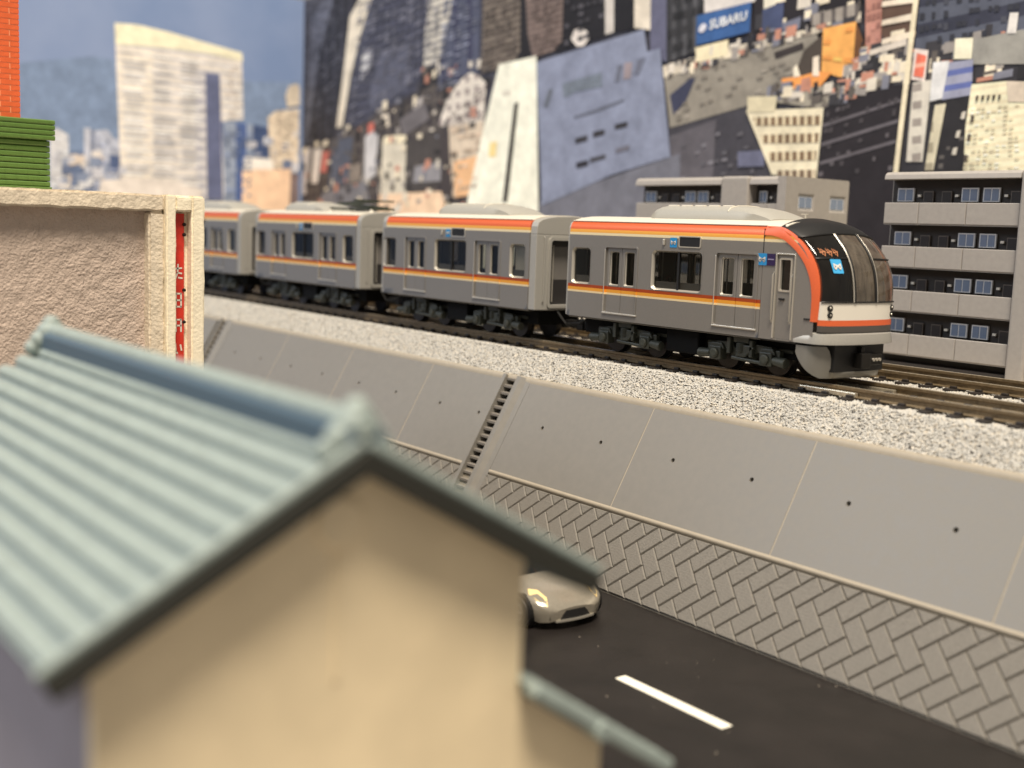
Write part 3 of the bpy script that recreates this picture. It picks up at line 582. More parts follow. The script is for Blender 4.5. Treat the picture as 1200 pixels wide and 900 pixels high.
# the finer print: window rows on the printed facades, and the street clutter between them
def on_board(pan, u, z, lay): return (PX+.012*lay, min(u, PY-.25), min(z, 12.5)) if pan == 'L' else (min(max(u, PX+.25), 5.9), PY-.012*lay, min(z, 12.5))
for pan, q, rows, cols, col, prob, lay in FACADES:
    q = [Vector(p) for p in q]; mb = MB()
    at = lambda u, v: (q[0]*(1-u)+q[1]*u)*(1-v) + (q[3]*(1-u)+q[2]*u)*v
    for r_ in range(rows):
        for c_ in range(cols):
            if random.random() > prob: continue
            u0, u1 = (c_+random.uniform(.08, .22))/cols, (c_+random.uniform(.72, 1.0))/cols; v0, v1 = (r_+.2)/rows, (r_+random.uniform(.6, .8))/rows
            mb.ngon([on_board(pan, *at(u, v), lay+.72) for u, v in ((u0, v0), (u1, v0), (u1, v1), (u0, v1))], random.choice((0, 0, 1)))
    bd_part(mb, 'printed_windows', [print_mat(col, None, pan), print_mat(tuple(min(255, c*1.22+8) for c in col), None, pan)])
pal = [(206, 198, 186), (150, 144, 140), (60, 58, 64), (188, 132, 112), (120, 122, 140), (226, 214, 190), (44, 42, 46), (92, 86, 82)]
def inside(p, poly):
    r_ = False
    for a, b in zip(poly, poly[1:]+poly[:1]):
        if (a[1] > p[1]) != (b[1] > p[1]) and p[0] < (b[0]-a[0])*(p[1]-a[1])/(b[1]-a[1])+a[0]: r_ = not r_
    return r_
for pan, poly, n_, sz, lay in CLUTTER:
    mb = MB(); xs = [p[0] for p in poly]; zs = [p[1] for p in poly]; k = 0
    while k < n_:
        p = (random.uniform(min(xs), max(xs)), random.uniform(min(zs), max(zs)))
        if not inside(p, poly): continue
        w = random.uniform(.15, 1)*sz; h = random.uniform(.15, .9)*sz; t = random.uniform(-.05, .15); l = lay+.002*k; lean = .05*h
        mb.ngon([on_board(pan, p[0], p[1], l), on_board(pan, p[0]+w, p[1]+t*w, l), on_board(pan, p[0]+w+lean, p[1]+h+t*w, l), on_board(pan, p[0]+lean, p[1]+h, l)], random.randrange(8)); k += 1
    bd_part(mb, 'printed_clutter', [print_mat(c, None, pan) for c in (pal if pan == 'R' else [(202, 204, 212), (168, 176, 198), (120, 136, 172), (214, 208, 204), (146, 158, 188), (188, 190, 204), (98, 116, 158), (210, 196, 184)])])
# lettering of the blue roof sign
def text_mesh(body, quad, P, name, material, parent_fn):
    cu = bpy.data.curves.new('lettering', 'FONT'); cu.body = body; cu.resolution_u = 2; cu.offset = .02
    to = bpy.data.objects.new('lettering', cu); COL.objects.link(to)
    bpy.context.view_layer.update()
    me = to.evaluated_get(bpy.context.evaluated_depsgraph_get()).to_mesh()
    vs = [v.co.copy() for v in me.vertices]; fs = [tuple(p.vertices) for p in me.polygons]
    bpy.data.objects.remove(to)
    x0 = min(v.x for v in vs); x1 = max(v.x for v in vs); y0 = min(v.y for v in vs); y1 = max(v.y for v in vs)
    mb = MB(); q = [Vector(p) for p in quad]           # quad: top-left, top-right, bottom-right, bottom-left
    for v in vs:
        u = (v.x-x0)/(x1-x0); w = (v.y-y0)/(y1-y0)
        p = (q[3]*(1-u)+q[2]*u)*(1-w) + (q[0]*(1-u)+q[1]*u)*w
        mb.v.append(P(p))
    mb.f = fs; mb.m = [0]*len(fs)
    return parent_fn(mb, name, material)
Pb = lambda p: (p[0], PY-.15, p[1])
text_mesh('SUBARU', [(-8.09, 8.67), (-6.62, 8.77), (-6.63, 8.51), (-8.1, 8.38)], Pb, 'printed_lettering', print_mat((222, 226, 234), None), bd_part)
mb = MB(); mb.ngon([(-8.38+.16*math.cos(a), PY-.15, 8.465+.125*math.sin(a)+.03*math.cos(a)) for a in [k*math.pi/8 for k in range(16)]])
bd_part(mb, 'printed_emblem', print_mat((206, 206, 220), None))

# ------------------------------------------------------------------ embankment
emb = thing('embankment', 'grey plastic embankment slope with stairs and block paving below the train track', 'embankment', (-1, -3.07, ROAD_Z))
def emb_part(mb, name, mats, **k):
    o = mb.build(name, mats, None, **k); o.parent = emb; o.matrix_parent_inverse = Matrix.Translation((-1, -3.07, ROAD_Z)).inverted(); return o
def S(x, v, h=0.0): return tuple(Vector((x, T.y, T.z)) + SLOPE*v + NRM*h)
XA, XB = -30.0, 17.0
mb = MB()                                                # body behind the surface
for x0, x1 in ((XA, XB),):
    ring = [(x0, v, h) for v, h in ((0, -.22), (EMB_LEN, -.22))]
    mb.quad(S(XA, 0, -.22), S(XB, 0, -.22), S(XB, EMB_LEN, -.22), S(XA, EMB_LEN, -.22))
    mb.quad(S(XA, 0, -.22), S(XB, 0, -.22), (XB, -1.3, -3.6), (XA, -1.3, -3.6))
emb_part(mb, 'backing', m_recess, solid=False)
mb = MB()                                                # lip along the top edge
prof = [(-.04, -.2), (-.05, .0), (-.02, .016), (.03, .014), (.075, -.002), (.075, -.2)]
mb.loft([[S(x, v, h) for v, h in prof] for x in (XA, XB)]); emb_part(mb, 'top_lip', m_emb_lip, smooth=60)
mb = MB()
prof = [(1.945, -.2), (1.945, -.001), (1.958, .018), (1.985, .022), (2.012, .014), (2.035, -.02), (2.035, -.2)]
mb2 = MB(); mb2.loft([[S(x, v, h) for v, h in prof] for x in (XA, -15.5)]); 
for a, b in ((-14.4, -1.33), (-.40, 13.5)):
    mb = MB(); mb.loft([[S(x, v, h) for v, h in prof] for x in (a, b)]); emb_part(mb, 'ledge', m_emb_lip, smooth=60)
def slab(x0, x1, holes):
    mb = MB(); v0, v1 = .075, 1.945; hv = .895; r = .040; g = .012
    x0 += g; x1 -= g
    cols = [x0]
    for h in holes: cols += [h-.12, h+.12]
    cols.append(x1); rows = [v0, hv-.12, hv+.12, v1]
    for i in range(len(cols)-1):
        for j in range(3):
            a, b, c, d = cols[i], cols[i+1], rows[j], rows[j+1]
            if i % 2 == 1 and j == 1 and holes:
                hx = (a+b)/2; K = 16
                sq = []; ci = []
                for k in range(K):
                    t = 2*math.pi*k/K; cx, cv = math.cos(t), math.sin(t); mxx = max(abs(cx), abs(cv))
                    sq.append(S(hx+cx/mxx*.12, hv+cv/mxx*.12)); ci.append((cx, cv))
                for k in range(K):
                    k2 = (k+1) % K
                    o1 = S(hx+ci[k][0]*r, hv+ci[k][1]*r); o2 = S(hx+ci[k2][0]*r, hv+ci[k2][1]*r)
                    b1 = S(hx+ci[k][0]*r*.9, hv+ci[k][1]*r*.9, -.12); b2 = S(hx+ci[k2][0]*r*.9, hv+ci[k2][1]*r*.9, -.12)
                    mb.quad(sq[k], sq[k2], o2, o1); mb.quad(o1, o2, b2, b1)
                mb.ngon([S(hx+ci[k][0]*r*.9, hv+ci[k][1]*r*.9, -.12) for k in range(K)], 1)
            else: mb.quad(S(a, c), S(b, c), S(b, d), S(a, d))
    for xe in (x0, x1): mb.quad(S(xe, v0), S(xe, v1), S(xe, v1, -.06), S(xe, v0, -.06))
    return emb_part(mb, 'slab', [m_emb, m_recess], solid=False)
for x0, x1, hs in ((-.42, 3.1, (.52, 2.195)), (3.1, 6.62, (4.016, 5.741)), (6.62, 10.2, (7.566, 9.279)), (10.2, 13.4, (11.05, 12.5)),
                   (-3.87, -1.32, (-2.988, -1.56)), (-7.37, -3.87, (-6.434, -4.769)), (-10.85, -7.37, (-9.95, -8.25)), (-14.38, -10.85, (-13.4, -11.75)),
                   (-18.4, -15.55, (-17.4,)), (-22, -18.4, (-21, -19.3))):
    slab(x0, x1, hs)
for x0 in (-22, -18.4, -10.85, -7.37, -3.87, 3.1, 6.62, 10.2):      # light seam fillets
    mb = MB(); mb.loft([[S(x0+dx, v, h) for dx, h in ((-.012, -.05), (-.012, -.004), (0, .004), (.012, -.004), (.012, -.05))] for v in (.075, 1.945)])
    emb_part(mb, 'seam', m_emb_lip)
def stairs(xc):
    xl, xr = xc-.18, xc+.18
    for a, b, c in ((xl-.16, xl-.10, xl), (xr+.39, xr+.13, xr)):
        mb = MB(); w_ = b+(a-b)*.45; mb.loft([[S(a, v, -.03), S(a, v, .002), S(w_, v, .006), S(b, v, .07), S(c, v, .07), S(c, v, -.21)] for v in (-.01, EMB_LEN-.02)]); emb_part(mb, 'stair_cheek', m_emb)
    nst = 21; dv = EMB_LEN/nst
    for k in range(nst):
        p = Vector(S(0, (k+.25)*dv, .0)); q = Vector(S(0, (k+1)*dv, -.20))
        mb = MB(); y0 = p.y-.03; z0 = p.z
        mb.prism([(y0, z0), (p.y+.16, z0), (p.y+.16, z0-.045), (y0, z0-.045)], 'x', xl+.001, xr-.001)
        emb_part(mb, 'stair_step', m_step)
    mb = MB(); mb.quad(S(xl, 0, -.15), S(xr, 0, -.15), S(xr, EMB_LEN, -.15), S(xl, EMB_LEN, -.15)); emb_part(mb, 'stair_bed', m_recess, solid=False)
stairs(-.985); stairs(-14.95)
# block paving at the foot, laid herringbone
bw, bl, g = .2828, .475, .0125
r2 = math.sqrt(.5); X00, V00 = 7.998, 2.37
mb = MB(); mb.quad(S(XA, 2.03, -.035), S(XB, 2.03, -.035), S(XB, EMB_LEN, -.035), S(XA, EMB_LEN, -.035)); emb_part(mb, 'mortar_bed', mat('grout_grey', (128, 120, 106), .7), solid=False)
m_brick = mat('grey_paver', (122, 117, 109), .6, 0, (30, .10), (45, .35))
def brick_mesh(poly, name='brick'):
    cx = sum(p[0] for p in poly)/len(poly); cv = sum(p[1] for p in poly)/len(poly)
    def inset(d):
        out = []; n = len(poly)
        for i in range(n):
            p0, p1, p2 = Vector(poly[i-1]), Vector(poly[i]), Vector(poly[(i+1) % n])
            d1 = (p1-p0).normalized(); d2 = (p2-p1).normalized()
            n1 = Vector((-d1.y, d1.x)); n2 = Vector((-d2.y, d2.x))
            if n1.dot(Vector((cx, cv))-p1) < 0: n1 = -n1
            if n2.dot(Vector((cx, cv))-p1) < 0: n2 = -n2
            bis = n1+n2
            if bis.length < 1e-4: bis = n1
            bis.normalize(); q = p1 + bis*d/max(.35, bis.dot(n1)); out.append((q.x, q.y))
        return out
    A, B = inset(g*.35), inset(g*1.7)
    mb = MB()
    mb.loft([[S(x, v, -.034) for x, v in A], [S(x, v, -.020) for x, v in A], [S(x, v, .003) for x, v in B]])
    return mb
cnt = 0
shared = {}
for xi in range(-66, 14):
    for row in range(4):
        ox = X00 + xi*.4
        if row == 0: o0 = (ox+.2, V00+.2-.672); kind = 'B'
        elif row == 1: o0 = (ox, V00); kind = 'A'
        elif row == 2: o0 = (ox+.2, V00+.2); kind = 'B'
        else: o0 = (ox, V00+.672); kind = 'A'
        for extra in ((0,) if row < 3 else (0, 1)):
            kk = kind; o1 = o0
            if extra: kk = 'B'; o1 = (ox+.2, V00+.2+.672)
            a = Vector((r2, -r2)); bvec = Vector((r2, r2)); o2 = Vector(o1)
            if kk == 'A': poly = [o2, o2+a*bl, o2+a*bl+bvec*bw, o2+bvec*bw]
            else: poly = [o2, o2+bvec*bl, o2+bvec*bl+a*bw, o2+a*bw]
            poly = [tuple(p) for p in poly]; full = True
            for ax, val, less in ((1, 2.04, False), (1, EMB_LEN-.02, True)):
                q = clip_poly(poly, ax, val, less)
                if len(q) != len(poly) or any((Vector(u)-Vector(w)).length > 1e-6 for u, w in zip(q, poly)): full = False
                poly = q
                if len(poly) < 3: break
            if len(poly) < 3: continue
            xs = [p[0] for p in poly]
            if min(xs) < -13 or max(xs) > 13.0: continue
            if max(xs) > -1.31 and min(xs) < -.52:
                poly = clip_poly(poly, 0, -1.33, True) if min(xs) < -1.33 else clip_poly(poly, 0, -.48, False) if max(xs) > -.48 else []
                full = False
                if len(poly) < 3: continue
            area2 = abs(sum(p[0]*q[1]-q[0]*p[1] for p, q in zip(poly, poly[1:]+poly[:1])))
            if area2 < .008: continue
            key = (kk, row, extra)
            if full and key in shared:
                src, sx = shared[key]; o = src.copy(); COL.objects.link(o); o.parent = emb; o.matrix_parent_inverse = src.matrix_parent_inverse.copy()
                o.location.x = ox - sx
            else:
                o = emb_part(brick_mesh(poly), 'brick', m_brick)
                if full: shared[key] = (o, ox)
            cnt += 1

# ------------------------------------------------------------------ tracks
def make_track(name, label, yc, x0, x1, joint=None):
    t = thing(name, label, 'track', (0, yc, -.4), 'parallel model railway tracks')
    def part(mb, nm, mats, **k):
        o = mb.build(nm, mats, None, **k); o.parent = t; return o
    for s in (-1, 1):
        yr = s*.49
        mb = MB()
        prof = [(-.08, .25), (-.08, .262), (-.02, .28), (-.02, .335), (-.042, .355), (-.042, .395), (-.034, .4), (.034, .4), (.042, .395), (.042, .355), (.02, .335), (.02, .28), (.08, .262), (.08, .25)]
        mb.loft([[(x, yr+p[0], p[1]) for p in prof] for x in (x0, x1)])
        n = len(prof); mb.m = [1 if k == 6 else 0 for k in range(n)] + [0, 0]
        part(mb, 'rail', [m_railside, m_rail])
        if joint is not None:
            mb = MB(); mb.box(joint-.55, joint+.55, yr-.10, yr-.025, .255, .33); part(mb, 'rail_joiner', m_rail, bevel=.01)
    src = None; n = int((x1-x0)/.47)
    for k in range(n):
        if src is None:
            mb = MB(); mb.box(-.085, .085, -.80, .80, .10, .255)
            for s in (-1, 1):
                for e in (-1, 1): mb.box(-.06, .06, s*.49+e*.115-.03, s*.49+e*.115+.03, .25, .295)
            src = part(mb, 'sleeper', m_sleeper, bevel=.012); o = src
        else:
            o = src.copy(); COL.objects.link(o); o.parent = t
        o.location.x = x0 + .2 + k*.47
    return t
tr1 = make_track('railway_track', 'near model track with the train standing on it, above the embankment', 0.0, -28, 15, 6.05)
tr2 = make_track('railway_track', 'empty model track behind the train, close to the grey apartment fronts', 2.78, -28, 15)

# ballast: loose stones, nobody could count them
mats_b = [mat('ballast_pale', (188, 185, 178), .8), mat('ballast_grey', (170, 168, 163), .8), mat('ballast_mid', (200, 192, 178), .8), mat('ballast_dark', (50, 49, 50), .7)]
def ballast(n, x0, x1, y0, y1, zf, parent_y, rmin, rmax):
    mb = MB()
    for k in range(n):
        x = random.uniform(x0, x1); y = random.uniform(y0, y1); z = zf(y)
        if -.0 < 0: pass
        r = random.uniform(rmin, rmax); a = random.uniform(0, 6.28)
        w = random.random(); mi = 0 if w < .58 else 1 if w < .74 else 2 if w < .90 else 3
        if mi == 3: r *= .85
        i = len(mb.v); h = r*random.uniform(.5, .95)
        for j in range(4):
            t = a + j*math.pi/2 + random.uniform(-.4, .4); rr = r*random.uniform(.7, 1.15)
            mb.v.append((x+rr*math.cos(t), y+rr*math.sin(t), z+random.uniform(-.3, .3)*r))
        mb.v.append((x+random.uniform(-.3, .3)*r, y+random.uniform(-.3, .3)*r, z+h))
        for j in range(4): mb.f.append((i+j, i+(j+1) % 4, i+4)); mb.m.append(mi)
    me = bpy.data.meshes.new('ballast'); me.from_pydata(mb.v, [], mb.f)
    for M in mats_b: me.materials.append(M)
    me.polygons.foreach_set('material_index', mb.m); me.update()
    o = bpy.data.objects.new('ballast', me); COL.objects.link(o); o['kind'] = 'stuff'
    tag(o, 'speckled pale granite ballast spread around both tracks', 'ballast'); return o
def zb(y):
    if y < -.90: return -.71 + (y+1.40)/.50*.51 + .0
    return -.197
bal = ballast(72000, -18, 12.5, -1.40, -.78, zb, 0, .016, .036)
b2 = ballast(46000, 0, 12.5, -.78, 4.0, lambda y: -.197, 0, .020, .042)
me = bal.data; bm = bmesh.new(); bm.from_mesh(me); bm.from_mesh(b2.data); bm.to_mesh(me); bm.free()
bpy.data.objects.remove(b2)

# ================================================================== TRAIN
W = .943
PITCH = 7.05
WIN1 = (.11, .62, 1.28, 1.93); WIN2 = (2.33, 3.53, 1.29, 1.95); WIN3 = (5.15, 5.63, 1.28, 1.93)
DOORS = [(1.07, 1.93, .77, 1.98), (3.88, 4.79, .77, 1.98)]
SHOULDER = [(-.943, 2.16), (-.942, 2.24), (-.932, 2.33), (-.905, 2.40), (-.865, 2.442)]
ROOF = [(-.865, 2.442), (-.80, 2.475), (-.65, 2.515), (-.42, 2.545), (-.2, 2.558), (0, 2.562)]
ROOF = ROOF + [(-y, z) for y, z in ROOF[-2::-1]]
def PY_(s): return lambda p, d: (p[0], s*(W-d), p[1])      # a car side, s=-1 near, +1 far; d is inward depth

def make_bogie():
    b = MB()
    for s in (-1, 1):
        y0, y1 = s*.60, s*.72
        b.prism([(-.62, .38), (-.30, .36), (-.22, .24), (.22, .24), (.30, .36), (.62, .38), (.62, .48), (.26, .50), (.18, .40), (-.18, .40), (-.26, .50), (-.62, .48)], 'y', min(y0, y1), max(y0, y1))
        b.box(-.17, .17, min(s*.56, s*.78), max(s*.56, s*.78), .50, .60)
        b.box(-.30, -.22, min(s*.70, s*.80), max(s*.70, s*.80), .30, .58)
        b.box(.20, .27, min(s*.70, s*.80), max(s*.70, s*.80), .28, .56)
        b.cyl((-.2, s*.755, .24), (.62, s*.755, .20), .035, n=8)
        b.prism([(-.10, .27), (.12, .27), (.30, .44), (.22, .47), (.0, .47)], 'y', min(s*.72, s*.80), max(s*.72, s*.80))
        b.box(-.80, -.70, min(s*.62, s*.72), max(s*.62, s*.72), .26, .44); b.box(.70, .80, min(s*.62, s*.72), max(s*.62, s*.72), .26, .44)
        b.box(-.95, .95, min(s*.50, s*.58), max(s*.50, s*.58), .40, .46)
    b.box(-.20, .20, -.55, .55, .30, .58)
    root = b.build('bogie', m_bogie, None, bevel=.02)
    for s in (-1, 1):
        for x in (-.56, .56):
            w = MB(); y = s*.40
            w.cyl((x, y-.06*1, .285), (x, y+.06, .285), .285, n=24); w.cyl((x, s*.34, .285), (x, s*.30, .285), .31, n=24)
            if s == 1: w.cyl((x, -.5, .285), (x, .5, .285), .05, n=8)
            w.build('wheel', mat('wheel_steel', (62, 58, 54), .4, .6), root, smooth=40)
            a = MB(); a.box(x-.13, x+.13, min(s*.62, s*.80), max(s*.62, s*.80), .17, .40); a.cyl((x, s*.80, .285), (x, s*.85, .285), .095, .075, n=14)
            a.prism([(x-.18, .36), (x+.18, .36), (x+.12, .46), (x-.12, .46)], 'y', min(s*.64, s*.77), max(s*.64, s*.77))
            sx = 1 if x > 0 else -1
            a.cyl((x+sx*.13, s*.74, .27), (x+sx*.40, s*.74, .25), .07, .09, n=10)
            a.build('axle_box', m_bogie, root, bevel=.018)
        sp = MB()
        for k in range(5): sp.cyl((0, s*.74, .36+.028*k), (0, s*.74, .378+.028*k), .10, n=12)
        sp.cyl((0, s*.74, .34), (0, s*.74, .50), .08, n=10); sp.build('air_spring', m_bogie, root, smooth=40)
    return root
BOGIE = make_bogie(); first_bogie = [True]

def car_window(car, win, s, mull=False, blind=False):
    P = PY_(s)
    r = MB(); r.recess(win, P)
    f = r.build('window_frame', [m_side, m_silver], car, smooth=35, solid=False)
    p = MB(); p.ngon([P(q, .05) for q in rrect(*grow(*win, -.002), .06)]); p.build('window_pane', m_glass, f, solid=False)
    if mull:
        b = MB(); xm = (win[0]+win[1])/2+.03; b.box(xm-.022, xm+.022, min(s*(W-.02), s*(W-.06)), max(s*(W-.02), s*(W-.06)), win[2], win[3]); b.build('window_bar', m_black, f)
    if blind:
        b = MB(); b.quad(P((win[0]+.06, win[2]+.12), .1), P((win[1]-.02, win[2]+.12), .1), P((win[1]-.02, win[3]-.02), .1), P((win[0]+.06, win[3]-.02), .1)); b.build('curtain', m_white, f, solid=False)

def car_door(car, d, s, side_mat):
    P = PY_(s); x0, x1, z0, z1 = d; xm = (x0+x1)/2
    fr = MB()
    fr.ring(rrect(*grow(x0, x1, z0, z1, .022), .05), rrect(*grow(x0, x1, z0, z1, -.004), .035), P, 0, -.012, .04)
    frame = fr.build('door_frame', side_mat, car, smooth=35)
    st = MB(); st.box(x0-.03, x1+.04, min(s*(W-.01), s*(W+.022)), max(s*(W-.01), s*(W+.022)), z0-.028, z0+.004); st.build('door_sill', m_silver, frame, bevel=.006)
    jb = MB(); jb.box(x0-.024, x0-.002, min(s*(W-.01), s*(W+.016)), max(s*(W-.01), s*(W+.016)), z0, z1-.04); jb.build('door_jamb', m_silver, frame, bevel=.006)
    for a, b in ((x0+.006, xm-.006), (xm+.006, x1-.006)):
        win = (a+.10, b-.07, 1.285, 1.90) if a < xm-.1 else (a+.08, b-.09, 1.285, 1.90)
        lf = MB(); xs = [a, win[0], win[1], b]; zs = [z0, win[2], win[3], z1]
        grid_wall(lf, xs, zs, lambda x, z: win[0] < x < win[1] and win[2] < z < win[3], lambda p, dd: P(p, .022+dd), .03)
        lf.quad(P((a, z0), .022), P((a, z1), .022), P((a, z1), .06), P((a, z0), .06)); lf.quad(P((b, z0), .022), P((b, z1), .022), P((b, z1), .06), P((b, z0), .06))
        leaf = lf.build('door_leaf', side_mat, car, solid=False)
        r = MB(); r.recess(win, lambda p, dd: P(p, .022+dd), 0, .024, .016, .012, .034, .04); r.build('door_window_frame', [side_mat, m_silver], leaf, smooth=35, solid=False)
        p = MB(); p.ngon([P(q, .055) for q in rrect(*win, .04)]); p.build('door_pane', m_glass, leaf, solid=False)

def metro_logo(car, cx, cz, w, P, name='metro_logo', bgm=None, tilt=None):
    b = MB(); b.ngon([P(q, -.006) for q in rrect(cx-w/2, cx+w/2, cz-w/2, cz+w/2, w*.06)])
    o = b.build(name, bgm or m_metro, car, solid=False)
    k = MB(); q = w*.30
    pts = [(cx-q, cz+q*.55), (cx-q*1.05, cz-q*.25), (cx-q*.72, cz-q*.62), (cx-q*.38, cz-q*.25), (cx-q*.30, cz+q*.25), (cx, cz-q*.05), (cx+q*.30, cz+q*.25), (cx+q*.38, cz-q*.25), (cx+q*.72, cz-q*.62), (cx+q*1.05, cz-q*.25), (cx+q, cz+q*.55)]
    stroke(k, pts, w*.11, lambda p: P((p[0], p[1]), -.011)); stroke(k, [(cx-q, cz+q*.5), (cx-q*.35, cz+q*.2)], w*.09, lambda p: P((p[0], p[1]), -.0115)); stroke(k, [(cx+q, cz+q*.5), (cx+q*.35, cz+q*.2)], w*.09, lambda p: P((p[0], p[1]), -.0115))
    k.build('logo_mark', m_white, o, solid=False)
    return o

def cooler(car, x0, x1, hw=.5, z0=2.50, z1=2.785):
    b = MB(); secs = []
    def arch(hw, top):
        return [(-hw, z0), (-hw, z0+(top-z0)*.62), (-hw*.86, z0+(top-z0)*.84), (-hw*.5, z0+(top-z0)*.97), (0, top), (hw*.5, z0+(top-z0)*.97), (hw*.86, z0+(top-z0)*.84), (hw, z0+(top-z0)*.62), (hw, z0)]
    L = x1-x0
    for x, k in ((x0, .55), (x0+.06, .82), (x0+.2, 1.0), (x1-.95, 1.0), (x1-.62, .93), (x1-.35, .78), (x1-.12, .5), (x1, .2)):
        secs.append([(x, y, z) for y, z in arch(hw, z0+(z1-z0)*max(k, .25))])
    b.loft(secs); o = b.build('roof_cooler', m_ac, car, smooth=50)
    r = MB(); r.tube([(x1-.96, y, z+.004) for y, z in arch(hw, z1)[1:-1]], .012, 6); r.build('cooler_rib', m_roof, o)
    n = 5
    for k in range(n):
        x = x0+.35+k*(L-1.5)/(n-1)
        r = MB(); r.box(x-.12, x+.12, -hw*.62, -hw*.50, z1-.06, z1+.004); r.box(x-.12, x+.12, hw*.50, hw*.62, z1-.06, z1+.004); r.build('cooler_vent', m_roof, o, bevel=.01)
    return o

def end_panel(car, x0, x1, outward):
    hw = W-.012
    opening = (-.57, .57, .73, 2.06)
    top = [(-hw, 2.16), (-.92, 2.32), (-.885, 2.41), (-.79, 2.462), (-.64, 2.50), (-.42, 2.53), (0, 2.548)]
    b = MB()
    b.box(x0, x1, -hw, opening[0], .64, 2.16); b.box(x0, x1, opening[1], hw, .64, 2.16); b.box(x0, x1, opening[0], opening[1], .64, opening[2])
    poly = [(y, z) for y, z in top] + [(-y, z) for y, z in top[-2::-1]]
    b.prism([(-hw, 2.161)] + poly[1:-1] + [(hw, 2.161)], 'x', x0, x1)
    b.box(x0, x1, opening[0], opening[1], opening[3], 2.1605)
    o = b.build('end_panel', m_endgrey, car, bevel=.012)
    xo = x1 if outward > 0 else x0
    r = MB(); r.ring(rrect(*grow(*opening, .05), .08), rrect(*grow(*opening, -.01), .06), lambda p, d: (xo-outward*d, p[0], p[1]), 0, -.03, .15); r.build('gangway_frame', m_endgrey, o, smooth=35)
    r = MB(); xi = xo-outward*.16; r.box(min(xi, xi-outward*.03), max(xi, xi-outward*.03), -.56, .56, .74, 2.05); g = r.build('gangway_door', mat('gangway_dark', (40, 38, 38), .5), o)
    r = MB(); r.ngon([(xi+outward*.004, y, z) for y, z in rrect(-.40, .40, 1.25, 1.92, .05)]); r.build('gangway_window', m_seat, g, solid=False)
    r = MB(); r.tube([(xi+outward*.05, -.40, .80), (xi+outward*.05, -.40, 1.95)], .014); r.build('gangway_pole', m_silver, o)
    r = MB(); r.tube([(xo+outward*.0, -.74, .80), (xo+outward*.03, -.74, .82), (xo+outward*.03, -.74, 2.1), (xo, -.74, 2.12)], .012); r.build('end_handrail', m_endgrey, o)
    return o

